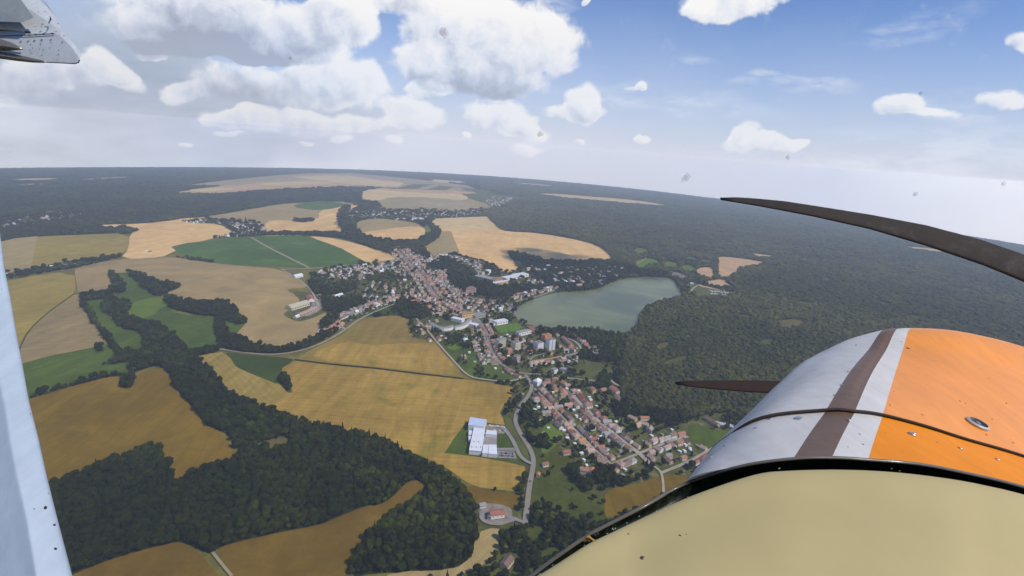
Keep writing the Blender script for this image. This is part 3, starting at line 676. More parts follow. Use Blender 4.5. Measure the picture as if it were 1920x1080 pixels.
# hide what the opaque cowling and glareshield always cover
cover = [(1060, 1200), (1330, 935), (1450, 790), (1560, 680), (1660, 645), (1800, 650), (2100, 700), (2100, 1300)]
view &= ~inside(pu, pv, cover)
C = C[view]; pu = pu[view]; pv = pv[view]; cz = cz[view]
def band(line, w):  # ring round a polyline in pixels
    L = []; Rr = []
    for i, p in enumerate(line):
        a = line[max(0, i - 1)]; c = line[min(len(line) - 1, i + 1)]; dx, dy = c[0] - a[0], c[1] - a[1]; l = math.hypot(dx, dy) or 1
        ww = w[i] if isinstance(w, (list, tuple)) else w
        L.append((p[0] - dy / l * ww, p[1] + dx / l * ww)); Rr.append((p[0] + dy / l * ww, p[1] - dx / l * ww))
    return L + Rr[::-1]
WOODS = {
 'near': [[(60, 935), (95, 918), (150, 890), (225, 862), (258, 850), (275, 836), (297, 840), (315, 870), (330, 905), (350, 906), (358, 893), (372, 886), (400, 880), (420, 868), (450, 860), (475, 846), (500, 852), (540, 840), (560, 825), (545, 812), (575, 800), (600, 798), (640, 810), (700, 823), (740, 838), (790, 868), (830, 888), (868, 915), (888, 955), (897, 1000), (886, 1042), (860, 1066), (800, 1072), (700, 1075), (655, 1085),
           (668, 1040), (690, 1005), (707, 985), (742, 958), (768, 948), (795, 926), (792, 903), (775, 901), (758, 908), (735, 935), (705, 950), (690, 947), (640, 968), (600, 985), (520, 1000), (440, 1018), (405, 1030), (395, 1040), (345, 1018), (325, 1017), (220, 1045), (135, 1078), (40, 1120)]],
 'valley': [[(405, 800), (450, 806), (480, 795), (560, 792), (600, 800), (570, 815), (545, 830), (530, 815), (490, 812), (478, 830), (460, 850), (445, 845), (440, 825), (420, 810)], [(450, 845), (480, 835), (520, 848), (560, 830), (570, 860), (450, 875)], [(190, 583), (215, 600), (222, 615), (262, 624), (272, 640), (268, 655), (280, 665), (302, 668), (308, 690), (322, 706), (328, 728), (365, 765), (384, 797), (405, 803), (425, 815), (450, 815), (470, 835), (500, 830), (545, 812), (575, 800), (560, 793), (530, 780), (500, 768), (465, 755), (440, 747), (417, 730), (400, 702), (380, 686), (362, 672), (352, 660), (335, 636), (315, 620), (300, 611), (280, 606), (250, 601), (232, 590), (247, 580), (242, 568), (205, 560), (196, 572)],
            [(172, 690), (200, 685), (230, 682), (300, 672), (290, 662), (250, 660), (225, 664), (216, 680)], [(228, 712), (262, 694), (310, 682), (300, 670), (230, 690), (255, 700), (252, 724), (240, 730), (226, 728)],
            [(150, 556), (205, 547), (213, 562), (180, 562), (160, 566)], [(204, 513), (216, 514), (228, 530), (238, 545), (222, 552), (206, 548), (212, 532)],
            [(238, 511), (268, 516), (285, 527), (305, 531), (343, 536), (325, 545), (310, 549), (300, 558), (280, 549), (262, 536), (250, 522)],
            [(306, 552), (330, 560), (355, 567), (400, 568), (430, 568), (448, 585), (447, 597), (468, 602), (452, 612), (425, 602), (400, 593), (380, 593), (350, 586), (325, 581), (312, 572)],
            [(404, 595), (420, 602), (424, 625), (445, 634), (470, 645), (500, 654), (520, 656), (560, 650), (640, 612), (628, 628), (560, 660), (500, 664), (440, 660), (410, 650), (405, 620)],
            band([(152, 562), (162, 580), (185, 615), (212, 648), (228, 664)], 4), band([(300, 690), (355, 665), (400, 660), (415, 650)], 4), band([(524, 708), (536, 720), (542, 733)], 6),
            band([(57, 747), (130, 725), (200, 707), (230, 704)], 1.6), [(176, 650), (190, 648), (194, 658), (182, 661)],
            [(600, 605), (625, 590), (640, 600), (620, 616), (604, 622)]],
 'river': [band([(652, 385), (640, 405), (648, 428), (668, 445), (700, 458), (740, 463), (780, 461), (805, 450), (820, 438), (812, 425)], [6, 9, 9, 9, 8, 8, 8, 9, 8, 5]), band([(600, 441), (645, 443), (700, 460), (745, 480)], [3, 4, 6, 4]),
           [(675, 378), (700, 378), (718, 388), (705, 394), (680, 392)], [(790, 466), (800, 470), (810, 488), (796, 492), (788, 480)], band([(320, 481), (400, 493)], .8), band([(442, 441), (560, 439), (640, 440)], 1.8),
           [(547, 413), (580, 411), (590, 416), (560, 418)]],
 'castle': [[(808, 492), (838, 483), (862, 492), (888, 512), (900, 528), (935, 540), (950, 533), (1000, 536), (1030, 538), (1010, 550), (960, 560), (905, 556), (872, 548), (850, 530), (835, 512), (822, 505)], [(908, 497), (922, 496), (940, 510), (930, 520), (915, 510)],
            [(953, 473), (990, 479), (1025, 491), (1095, 492), (1160, 492), (1185, 500), (1185, 520), (1160, 524), (1138, 534), (1120, 544), (1060, 548), (1040, 543), (1010, 520), (985, 505), (970, 495), (957, 484)],
            [(983, 563), (1000, 561), (1007, 570), (995, 579), (980, 577)], [(1178, 500), (1196, 506), (1250, 510), (1262, 520), (1180, 521)],
            [(596, 540), (640, 532), (670, 535), (660, 550), (600, 556)], [(577, 530), (590, 530), (610, 548), (600, 556), (585, 545)], [(602, 560), (640, 553), (690, 566), (640, 590), (606, 582)],
            [(700, 520), (740, 512), (760, 520), (742, 530), (700, 532)], [(672, 572), (690, 568), (698, 580), (685, 588)], [(740, 560), (800, 566), (820, 585), (800, 598), (760, 598), (740, 575)],
            [(835, 592), (870, 592), (872, 602), (840, 604)], [(905, 600), (925, 612), (930, 640), (920, 645), (915, 620)], [(1010, 618), (1100, 622), (1170, 630), (1160, 648), (1120, 650), (1050, 630), (1010, 630)],
            [(1100, 660), (1150, 650), (1160, 680), (1140, 680), (1105, 680)], [(985, 660), (1010, 655), (1030, 668), (1000, 672)], [(925, 645), (950, 655), (962, 690), (940, 680)], [(1020, 700), (1060, 706), (1060, 716), (1020, 710)], [(1115, 715), (1140, 700), (1150, 730), (1120, 735)],
            [(1025, 770), (1040, 772), (1045, 785), (1030, 782)], [(972, 812), (990, 815), (1000, 845), (990, 842)], band([(975, 745), (963, 775), (960, 790)], 3), [(1000, 870), (1010, 872), (1008, 890), (1000, 888)], band([(990, 890), (978, 925), (975, 955)], 4),
            [(940, 1000), (990, 985), (1000, 1020), (960, 1060), (905, 1085), (880, 1085), (930, 1045)], [(990, 1000), (1080, 970), (1060, 1000), (990, 1060), (960, 1090), (940, 1085)],
            [(1110, 875), (1160, 885), (1190, 900), (1160, 920), (1120, 905)], [(1170, 770), (1260, 775), (1290, 785), (1280, 800), (1200, 790)], [(1150, 755), (1180, 760), (1180, 790), (1155, 775)], [(1055, 870), (1075, 880), (1110, 915), (1105, 930), (1070, 900)]],
}
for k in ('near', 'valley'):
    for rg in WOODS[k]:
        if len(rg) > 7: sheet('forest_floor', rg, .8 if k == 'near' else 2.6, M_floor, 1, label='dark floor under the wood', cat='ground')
cleared = np.zeros(len(C), bool)
for e in EXCL: cleared |= inside(pu, pv, e)
wmask = {k: np.zeros(len(C), bool) for k in WOODS}
for k, rings in WOODS.items():
    for rg in rings: wmask[k] |= inside(pu, pv, chaikin(rg, 1))
thin = inside(pu, pv, [(925, 990), (1300, 850), (1300, 1300), (880, 1300), (880, 1090), (935, 1050)]) & (rng.random(len(C)) > .30)
wmask['castle'] &= ~thin
lakem = inside(pu, pv, chaikin(LAKE, 1))
for k in ('castle', 'river'): wmask[k] &= ~lakem
def near_road(x, y, extra=3.0):
    bad = np.zeros(len(x), bool)
    for g, wd in ROADPX:
        for a, b_ in zip(g[:-1], g[1:]):
            dx, dy = b_ - a; L2 = dx * dx + dy * dy + 1e-6
            tt = np.clip(((x - a[0]) * dx + (y - a[1]) * dy) / L2, 0, 1)
            bad |= (x - a[0] - tt * dx) ** 2 + (y - a[1] - tt * dy) ** 2 < (wd / 2 + extra) ** 2
    return bad
anyw = np.zeros(len(C), bool)
for k in wmask: anyw |= wmask[k]
open_ = ~cleared & ~anyw
forest_r = open_ & (pu > 900)
forest_l = open_ & (pu <= 900)

def tree_attrs(n, sp, conifer, rs):
    pick = np.where(rs.random(n) < conifer, rs.integers(4, 6, n), rs.integers(0, 4, n))
    wide = np.maximum(1.0, sp / 5.9)
    s = .46 + .72 * rs.random(n) ** 1.5
    sc = np.stack([s * wide * rs.uniform(.92, 1.35, n), s * wide * rs.uniform(.92, 1.35, n), s * np.minimum(wide ** .25, 1.4) * rs.uniform(.8, 1.25, n)], 1)
    return pick, sc
PROTO = []   # crown objects the masses borrow
def gn_group(mat=None):
    ng = bpy.data.node_groups.new('plant_points', 'GeometryNodeTree')
    ng.interface.new_socket('Geometry', in_out='INPUT', socket_type='NodeSocketGeometry')
    ng.interface.new_socket('Geometry', in_out='OUTPUT', socket_type='NodeSocketGeometry')
    N = ng.nodes; L = ng.links
    gi = N.new('NodeGroupInput'); go = N.new('NodeGroupOutput')
    g2i = N.new('GeometryNodeGeometryToInstance')
    for o in reversed(PROTO):
        oi = N.new('GeometryNodeObjectInfo'); oi.transform_space = 'ORIGINAL'; oi.inputs['Object'].default_value = o; oi.inputs['As Instance'].default_value = False
        L.new(oi.outputs['Geometry'], g2i.inputs[0])
    iop = N.new('GeometryNodeInstanceOnPoints'); iop.inputs['Pick Instance'].default_value = True
    def attr(name, typ):
        a = N.new('GeometryNodeInputNamedAttribute'); a.data_type = typ; a.inputs[0].default_value = name
        return a.outputs[0]
    m2p = N.new('GeometryNodeMeshToPoints')
    L.new(gi.outputs[0], m2p.inputs[0]); L.new(m2p.outputs[0], iop.inputs['Points']); L.new(g2i.outputs[0], iop.inputs['Instance'])
    L.new(attr('pick', 'INT'), iop.inputs['Instance Index'])
    cx = N.new('ShaderNodeCombineXYZ'); L.new(attr('turn', 'FLOAT'), cx.inputs[2])
    L.new(cx.outputs[0], iop.inputs['Rotation']); L.new(attr('size', 'FLOAT_VECTOR'), iop.inputs['Scale'])
    if mat is None: L.new(iop.outputs[0], go.inputs[0])
    else:
        sm = N.new('GeometryNodeSetMaterial'); sm.inputs['Material'].default_value = mat
        L.new(g2i.outputs[0], sm.inputs[0]); L.new(sm.outputs[0], iop.inputs['Instance']); L.new(iop.outputs[0], go.inputs[0])
    return ng
def plant_mass(name, x, y, z, pick, sc, label, cat, ng=None):
    n = len(x)
    if n == 0: return
    me = bpy.data.meshes.new(name); me.vertices.add(n)
    me.vertices.foreach_set('co', np.stack([x, y, z], 1).astype(np.float32).ravel())
    a = me.attributes.new('pick', 'INT', 'POINT'); a.data.foreach_set('value', pick.astype(np.int32))
    a = me.attributes.new('turn', 'FLOAT', 'POINT'); a.data.foreach_set('value', rng.uniform(0, 6.28, n).astype(np.float32))
    a = me.attributes.new('size', 'FLOAT_VECTOR', 'POINT'); a.data.foreach_set('vector', sc.astype(np.float32).ravel())
    o = link(name, me); md = o.modifiers.new('plants', 'NODES'); md.node_group = ng or NG
    tag(o, label, cat, kind='stuff')
    return o

rs = np.random.default_rng(3)
# town garden trees: scattered over the town ground, thinner than a wood
EXN = [chaikin(e, 0) for e in EXCL[1:]]
townring = EXCL[0]
intown = inside(pu, pv, townring)
onfield = np.zeros(len(C), bool)
for e in EXCL[2:]: onfield |= inside(pu, pv, e)
KEEP = [[(922, 612), (972, 603), (984, 615), (968, 627), (934, 630)], [(986, 611), (1002, 610), (1012, 622), (998, 628)], [(800, 606), (860, 604), (885, 602), (884, 618), (850, 626), (812, 624)], [(856, 584), (878, 580), (915, 612), (898, 614)], [(898, 944), (975, 942), (975, 990), (898, 990)], [(870, 788), (970, 790), (975, 866), (870, 866)]]
keepout = np.zeros(len(C), bool)
for e in KEEP: keepout |= inside(pu, pv, e)
gardens = intown & ~onfield & ~anyw & (rs.random(len(C)) < 0.15) & ~lakem
rough = (inside(pu, pv, chaikin([(1000, 880), (1010, 850), (1040, 860), (1090, 900), (1130, 930), (1135, 980), (1250, 960), (1300, 1000), (1200, 1250), (900, 1250), (960, 1070), (990, 985)])) |
         inside(pu, pv, chaikin([(965, 730), (990, 735), (985, 760), (1010, 790), (1040, 830), (1085, 870), (1080, 900), (1020, 900), (1005, 860), (985, 830), (968, 790), (975, 760)])) |
         inside(pu, pv, chaikin([(826, 650), (850, 628), (905, 630), (915, 660), (935, 690), (985, 705), (960, 716), (908, 712), (878, 706), (852, 676)])) |
         inside(pu, pv, chaikin([(600, 578), (660, 566), (720, 560), (790, 575), (800, 600), (765, 600), (748, 590), (680, 594), (640, 604)])))
clump = np.sin(C[:, 0] * .017) * np.sin(C[:, 1] * .021 + 1) + .5 * np.sin(C[:, 0] * .05 + C[:, 1] * .043)
rough = rough & ~anyw & (rs.random(len(C)) < np.clip(.10 + .28 * clump, 0.02, .5))
fartown = np.zeros(len(C), bool)
for e in EXCL:
    pass
for ring in [[(635, 415), (655, 398), (700, 392), (780, 393), (860, 396), (905, 390), (910, 405), (860, 408), (815, 411), (790, 418), (740, 411), (700, 408), (660, 418)],
             [(415, 420), (350, 418), (340, 414), (400, 411), (425, 414), (440, 412), (490, 420), (505, 441), (460, 445), (385, 448), (442, 438)], [(-20, 412), (40, 405), (105, 408), (150, 400), (155, 405), (110, 420), (30, 428), (-20, 434)]]:
    fartown |= inside(pu, pv, ring)
fartown &= rs.random(len(C)) < .25
strip = inside(pu, pv, band([(15, 519), (60, 511), (140, 497), (200, 487), (230, 482)], [7, 6, 6, 3, 1.5])) & (rs.random(len(C)) < .55)
camp = inside(pu, pv, [(1278, 535), (1310, 561), (1287, 559), (1276, 545)]) | (inside(pu, pv, band([(1341, 480), (1341, 505), (1343, 520)], 4)))
camp |= inside(pu, pv, band([(1250, 487), (1290, 493), (1330, 500)], 2)) | inside(pu, pv, band([(1308, 531), (1345, 541), (1385, 547)], 1.2)) | inside(pu, pv, band([(1290, 518), (1305, 523), (1320, 528), (1345, 521)], [5, 5, 3, 1.5]))
fartown |= camp
town_tree = (gardens | rough | fartown | strip | wmask['castle'] | wmask['river'])
town_tree &= ~near_road(C[:, 0], C[:, 1], 4) & ~keepout

# ------------------------------------------------------------------ houses
ROOFC = {'terracotta': (.36, .185, .12), 'orange': (.50, .225, .10), 'brick red': (.36, .145, .10), 'brown': (.23, .15, .115), 'grey': (.30, .28, .26), 'pinkish': (.45, .29, .225)}
ROOF = {k: plain(k.replace(' ', '_') + '_roof_tiles', c, .85, .2, .22, .5) for k, c in ROOFC.items()}
ROOF['white'] = plain('white_sheet_roof', (.74, .75, .76), .5, .4, .05)
WALLC = {'white': (.82, .80, .75), 'cream': (.68, .60, .42), 'yellow': (.68, .50, .20), 'beige': (.52, .45, .36), 'grey': (.42, .40, .37), 'pink': (.60, .40, .33)}
WALL = {k: plain(k + '_render', c, .9, .2, .08, .3) for k, c in WALLC.items()}
M_win = plain('dark_window_glass', (.035, .045, .055), .15, .5, .1)
M_chim = plain('chimney_brick', (.28, .14, .10))
_hm = {}
def house_meshes(shape, wall, roof):
    key = (shape, wall, roof)
    if key in _hm: return _hm[key]
    w_, l_, h_, rh = {'gable': (4.6, 6.2, 5.2, 3.6), 'long': (4.2, 8.5, 4.6, 3.2), 'hip': (5.4, 6.0, 6.0, 3.0), 'shed': (2.2, 3.0, 2.4, .8), 'flat': (5, 6, 6.2, .4)}[shape]
    o = .55
    wv = [(-w_, -l_, -2), (w_, -l_, -2), (w_, l_, -2), (-w_, l_, -2), (-w_, -l_, h_), (w_, -l_, h_), (w_, l_, h_), (-w_, l_, h_)]
    wf = [(0, 1, 5, 4), (1, 2, 6, 5), (2, 3, 7, 6), (3, 0, 4, 7), (4, 5, 6, 7)]
    mi = [0] * 5
    if shape in ('gable', 'long'):
        wv += [(0, -l_, h_ + rh - .1), (0, l_, h_ + rh - .1)]; wf += [(4, 5, 8), (6, 7, 9)]; mi += [0, 0]
        k = o * rh / w_; t = .22
        rv = [(-w_ - o, -l_ - o, h_ - k), (0, -l_ - o, h_ + rh), (w_ + o, -l_ - o, h_ - k), (-w_ - o, l_ + o, h_ - k), (0, l_ + o, h_ + rh), (w_ + o, l_ + o, h_ - k)]
        rv += [(x, y, z + t) for x, y, z in rv]
        rf = [(0, 3, 4, 1), (1, 4, 5, 2), (6, 7, 10, 9), (7, 8, 11, 10), (0, 1, 7, 6), (1, 2, 8, 7), (3, 9, 10, 4), (4, 10, 11, 5), (0, 6, 9, 3), (2, 5, 11, 8)]
    elif shape == 'hip':
        rv = [(-w_ - o, -l_ - o, h_ - .2), (w_ + o, -l_ - o, h_ - .2), (w_ + o, l_ + o, h_ - .2), (-w_ - o, l_ + o, h_ - .2), (0, -1.6, h_ + rh), (0, 1.6, h_ + rh)]
        rf = [(0, 1, 4), (1, 2, 5, 4), (2, 3, 5), (3, 0, 4, 5), (3, 2, 1, 0)]
    else:
        rv = [(-w_ - .2, -l_ - .2, h_ + .02), (w_ + .2, -l_ - .2, h_ + .02), (w_ + .2, l_ + .2, h_ + .02), (-w_ - .2, l_ + .2, h_ + .02)]
        rv += [(x, y, z + (rh if x < 0 else rh * .5)) for x, y, z in rv]
        rf = [(3, 2, 1, 0), (4, 5, 6, 7), (0, 1, 5, 4), (1, 2, 6, 5), (2, 3, 7, 6), (3, 0, 4, 7)]
    if shape != 'shed':         # windows, proud of the wall by 3 cm
        def q(p0, ux, uz):
            b0 = len(wv)
            for a, c in ((0, 0), (1, 0), (1, 1), (0, 1)): wv.append((p0[0] + ux[0] * a, p0[1] + ux[1] * a, p0[2] + uz * c))
            wf.append((b0, b0 + 1, b0 + 2, b0 + 3)); mi.append(1)
        for z in (1.1, 3.6) if h_ > 5 else (1.2,):
            for y in np.linspace(-l_ + 1.6, l_ - 2.6, 3 if l_ < 8 else 4):
                q((w_ + .03, y, z), (0, 1.1), 1.3); q((-w_ - .03, y + 1.1, z), (0, -1.1), 1.3)
            for x in (-w_ + 1.4, w_ - 2.6):
                q((x, -l_ - .03, z), (1.2, 0), 1.3); q((x + 1.2, l_ + .03, z), (-1.2, 0), 1.3)
    a = mesh('wall', wv, wf, [WALL[wall], M_win], mi=mi)
    b_ = mesh('roof', rv, rf, ROOF[roof])
    _hm[key] = (a, b_, (wv, wf, mi), (rv, rf), h_ + rh)
    return _hm[key]
bm = bmesh.new(); bmesh.ops.create_cube(bm, size=1, matrix=Matrix.Translation((1.2, 1.5, 7.9)) @ Matrix.Diagonal((.7, .7, 2.6, 1)))
CHIM = bpy.data.meshes.new('chimney'); bm.to_mesh(CHIM); bm.free(); CHIM.materials.append(M_chim)

HOUSES = []   # (x, y, rz, shape, wall, roof, scale, area phrase)
rh_ = random.Random(11)
MIX_RED = ['terracotta'] * 4 + ['orange'] * 2 + ['brick red'] * 3 + ['brown'] * 2 + ['pinkish'] * 5 + ['grey'] * 1
MIX_BROWN = ['brown'] * 4 + ['terracotta'] * 2 + ['pinkish'] * 4 + ['grey'] * 3 + ['brick red'] * 2 + ['white']
MIX_PALE = ['grey'] * 4 + ['pinkish'] * 3 + ['white'] * 2 + ['brown'] * 2 + ['terracotta']
WMIX = ['white'] * 6 + ['cream'] * 4 + ['beige'] * 3 + ['yellow'] + ['pink'] + ['grey']
def free(x, y, r):
    for h in HOUSES[-400:]:
        if abs(h[0] - x) < r and abs(h[1] - y) < r: return False
    for g, wd in ROADPX:
        pass
    return True
def add_house(x, y, rz, area, mixr, scale=1.0, shape=None, r=10.5, wall=None, roof=None):
    if not free(x, y, r): return
    if near_road(np.array([x]), np.array([y]), 4.5 * scale)[0]: return
    shape = shape or rh_.choice(['gable', 'gable', 'long', 'hip', 'gable'])
    HOUSES.append((x, y, rz, shape, wall or rh_.choice(WMIX), roof or rh_.choice(mixr), scale * rh_.uniform(.88, 1.14), area))
def row(px, area, mixr, off=14, step=17, sides=(1, -1), jit=2.5, rows=1, turn=0, skip=.08, smooth=1, shed=.35):
    p = chaikin(px, smooth, closed=False); g = [G(u, v) for u, v in p]
    for s in sides:
        for k in range(rows):
            acc = rh_.uniform(0, step)
            for a, b_ in zip(g, g[1:]):
                dx, dy = b_[0] - a[0], b_[1] - a[1]; L = math.hypot(dx, dy)
                if L < 1e-3: continue
                ang = math.atan2(dy, dx)
                while acc < L:
                    if rh_.random() > skip:
                        o = (off + k * 26 + rh_.uniform(-jit, jit)) * s
                        x = a[0] + dx / L * acc - dy / L * o; y = a[1] + dy / L * acc + dx / L * o
                        add_house(x, y, ang + math.pi / 2 * (rh_.random() < .35) + turn + rh_.uniform(-.06, .06) + math.pi / 2, area, mixr)
                        if rh_.random() < shed:
                            o2 = o + s * rh_.uniform(13, 24)
                            add_house(a[0] + dx / L * acc - dy / L * o2 + rh_.uniform(-5, 5), y + dx / L * (o2 - o), ang + rh_.uniform(-.2, .2), area, ['grey', 'white', 'brown', 'white'], 1.0, 'shed', 6.0, wall=rh_.choice(['white', 'grey', 'beige']))
                    acc += step * rh_.uniform(.85, 1.25)
                acc -= L
def fill(ring, area, mixr, step=19, ang=0.0, p=.8, scale=1.0, shed=.2, smooth=1):
    g = [G(u, v) for u, v in ring]; xs = [q[0] for q in g]; ys = [q[1] for q in g]
    cx, cy = sum(xs) / len(xs), sum(ys) / len(ys); rad = max(max(xs) - min(xs), max(ys) - min(ys)) * .75
    n = int(rad / step) + 1; c, s = math.cos(ang), math.sin(ang)
    P = []
    for i in range(-n, n + 1):
        for j in range(-n, n + 1):
            lx, ly = (i + rh_.uniform(-.25, .25)) * step * .9, (j + rh_.uniform(-.25, .25)) * step * 1.15
            P.append((cx + lx * c - ly * s, cy + lx * s + ly * c))
    P = np.array(P); ok = inside(P[:, 0], P[:, 1], g)
    for x, y in P[ok]:
        if rh_.random() < p:
            a = ang + (math.pi / 2 if rh_.random() < .4 else 0) + rh_.uniform(-.12, .12)
            if rh_.random() < shed: add_house(x, y, a, area, ['grey', 'white', 'brown'], 1.0, 'shed', 6)
            else: add_house(x, y, a, area, mixr, scale, r=step * .6)
def street_angle(p, q):
    a = G(*p); b_ = G(*q); return math.atan2(b_[1] - a[1], b_[0] - a[0])
BIGSPOT = []
# reserve the ground of the big buildings: filled further down, so list them first
# (name, label, category, px of base centre, px of a point along the long side, length, width, height, kind, wall, roof)
BIG = [
 ('apartment_block', 'cream square block of flats, left one beside the curved street', 'apartment block', (938, 650), (953, 647), 22, 17, 19, 'flatroof', 'cream', 'grey'),
 ('apartment_block', 'cream tower block in the middle of the flats', 'apartment block', (967, 656), (982, 652), 20, 16, 21, 'flatroof', 'cream', 'grey'),
 ('apartment_block', 'greyish white block of flats left of the blue and white one', 'apartment block', (1009, 656), (1026, 652), 21, 17, 20, 'flatroof', 'white', 'grey'),
 ('apartment_block', 'tall white block of flats with a pale blue stripe', 'apartment block', (1031, 655), (1046, 652), 20, 16, 27, 'flatroof', 'white', 'grey'),
 ('apartment_block', 'bright orange block of flats behind the white tower', 'apartment block', (1024, 639), (1040, 636), 24, 16, 17, 'flatroof', 'orange', 'orange'),
 ('apartment_block', 'small orange block beside the inner bend of the street', 'apartment block', (954, 664), (966, 662), 13, 11, 13, 'flatroof', 'orangeish', 'orange'),
 ('apartment_block', 'pinkish block of flats by the short street', 'apartment block', (968, 680), (978, 676), 14, 11, 16, 'flatroof', 'pink', 'grey'),
 ('school', 'long pale flat roofed school above the flats', 'school', (981, 627), (1000, 623), 46, 16, 9, 'flatroof', 'white', 'grey'),
 ('sports_hall', 'white hall with pale roof beside the green pitch', 'hall', (938, 607), (955, 604), 42, 20, 9, 'flatroof', 'white', 'white'),
 ('sports_hall', 'low pale annex left of the white hall by the pitch', 'hall', (924, 609), (934, 607), 24, 16, 6, 'flatroof', 'white', 'grey'),
 ('row_houses', 'red roofed row of houses at the top of the flats estate', 'row houses', (1063, 644), (1074, 654), 62, 10, 7, 'gable', 'beige', 'terracotta'),
 ('castle', 'old brown castle with steep roof above the town houses', 'castle', (883, 551), (897, 552), 34, 24, 17, 'hip', 'pink', 'brown'),
 ('factory', 'white factory complex left part, at the wood edge above the castle', 'factory', (957, 523), (980, 519), 78, 30, 9, 'flatroof', 'white', 'white'),
 ('factory', 'white factory complex right part with brighter roof', 'factory', (975, 519), (1000, 515), 70, 34, 10, 'flatroof', 'white', 'white'),
 ('factory', 'long pale yellow hall in front of the white factory complex', 'factory', (937, 533), (955, 530), 74, 16, 9, 'flatroof', 'yellow', 'white'),
 ('factory', 'grey flat roofed works hall left of the yellow hall', 'factory', (911, 524), (930, 528), 90, 34, 8, 'flatroof', 'grey', 'grey'),
 ('works_hall', 'red roofed works hall beside the grey hall', 'hall', (932, 527), (945, 525), 40, 20, 8, 'gable', 'pink', 'brick red'),
 ('silo', 'round white silo tank behind the grey works hall', 'silo', (915, 514), (925, 512), 24, 24, 16, 'round', 'white', 'white'),
 ('apartment_block', 'cream block in front of the round white silo, left one', 'apartment block', (897, 515), (908, 513), 20, 13, 13, 'flatroof', 'cream', 'grey'),
 ('apartment_block', 'cream block in front of the round white silo, right one', 'apartment block', (904, 516), (915, 514), 18, 13, 12, 'flatroof', 'cream', 'grey'),
 ('town_hall', 'yellow town hall with orange roof at the lower square', 'town hall', (875, 596), (890, 594), 40, 16, 13, 'gable', 'yellow', 'terracotta'),
 ('shop', 'grey flat roofed supermarket at the lower square', 'shop', (896, 594), (910, 591), 42, 28, 7, 'flatroof', 'grey', 'grey'),
 ('shop', 'white roofed store left of the yellow town hall', 'shop', (858, 602), (872, 605), 36, 18, 7, 'flatroof', 'white', 'white'),
 ('shop', 'white warehouse beside the main street below the square', 'shop', (889, 612), (900, 615), 24, 16, 6, 'flatroof', 'white', 'white'),
 ('barn', 'long beige roofed barn on the farm jutting into the field', 'barn', (558, 577), (575, 572), 70, 26, 8, 'gable', 'cream', 'cream'),
 ('barn', 'red roofed barn beside the farm road', 'barn', (582, 563), (587, 571), 48, 18, 7, 'gable', 'white', 'brick red'),
 ('barn', 'long pinkish cattle shed at the lower edge of the farm', 'barn', (577, 587), (594, 580), 80, 16, 5, 'gable', 'beige', 'pinkish'),
 ('barn', 'low white farm shed near the beige barn', 'barn', (560, 594), (569, 590), 34, 10, 4, 'gable', 'white', 'white'),
 ('farmhouse', 'lone white farm building left of the town houses', 'farmhouse', (558, 520), (567, 518), 36, 18, 6, 'gable', 'white', 'white'),
 ('barn', 'pale shed on the field side of the small wood', 'barn', (632, 557), (642, 554), 44, 12, 5, 'gable', 'white', 'white'),
 ('glasshouse', 'white glasshouse roof at the far town, left one', 'glasshouse', (752, 412), (762, 412), 90, 46, 6, 'flatroof', 'white', 'white'),
 ('glasshouse', 'white glasshouse roof at the far town, middle one', 'glasshouse', (768, 414), (778, 414), 80, 46, 6, 'flatroof', 'white', 'white'),
 ('glasshouse', 'white glasshouse roof at the far town, right one', 'glasshouse', (783, 411), (793, 411), 80, 40, 6, 'flatroof', 'white', 'white'),
 ('house', 'big white house at the fork of the country road', 'house', (1007, 721), (1014, 718), 16, 13, 9, 'hip', 'white', 'white'),
 ('house', 'yellow gabled house on the green slope above the estate', 'house', (1112, 736), (1116, 740), 15, 11, 7, 'gable', 'yellow', 'terracotta'),
 ('house', 'white square house in the green gardens above the road', 'house', (1039, 699), (1045, 697), 13, 11, 9, 'flatroof', 'white', 'grey'),
 ('guest_house', 'white and red roofed guest house at the forest edge', 'guest house', (1152, 738), (1160, 744), 26, 13, 9, 'gable', 'cream', 'brick red'),
 ('guest_house', 'smaller pink wing of the guest house group at the forest edge', 'guest house', (1157, 752), (1160, 758), 18, 11, 8, 'gable', 'pink', 'brown'),
 ('farmhouse', 'red roofed farmhouse with white front in the gravel yard', 'farmhouse', (931, 969), (940, 968), 20, 11, 6, 'gable', 'white', 'brick red'),
 ('farm_shed', 'small grey shed left of the farmhouse in the gravel yard', 'shed', (918, 972), (920, 966), 9, 5, 4, 'gable', 'grey', 'grey'),
 ('farm_shed', 'dark shed at the upper left corner of the gravel yard', 'shed', (904, 951), (909, 950), 9, 7, 4, 'gable', 'white', 'grey'),
 ('cottage', 'red roofed cottage hidden among trees at the bottom edge', 'cottage', (950, 1060), (958, 1050), 17, 11, 5, 'gable', 'cream', 'brown'),
 ('cottage', 'small red roofed cottage right of the road junction', 'cottage', (1022, 874), (1027, 873), 10, 7, 4, 'gable', 'white', 'brick red'),
 ('cottage', 'tiny orange roofed hut beside the country road', 'cottage', (1009, 893), (1010, 888), 8, 5, 3, 'gable', 'beige', 'orange'),
 ('cottage', 'isolated red roofed house on the slope left of the estate', 'cottage', (1061, 852), (1067, 851), 13, 8, 5, 'gable', 'pink', 'brick red'),
 ('hut', 'bright white hut alone on the green slope', 'hut', (1020, 816), (1024, 815), 5, 5, 3.5, 'flatroof', 'white', 'white'),
 ('cottage', 'orange roofed bungalow in the gardens right of the estate', 'cottage', (1208, 787), (1216, 787), 17, 9, 4, 'gable', 'white', 'orange'),
 ('works_hall', 'dark red roofed hall partly behind the cowling', 'hall', (1334, 794), (1345, 801), 34, 9, 5, 'gable', 'pink', 'brown'),
]
WALL['orange'] = plain('orange_render', (.68, .27, .07)); WALL['orangeish'] = plain('salmon_render', (.70, .36, .2))
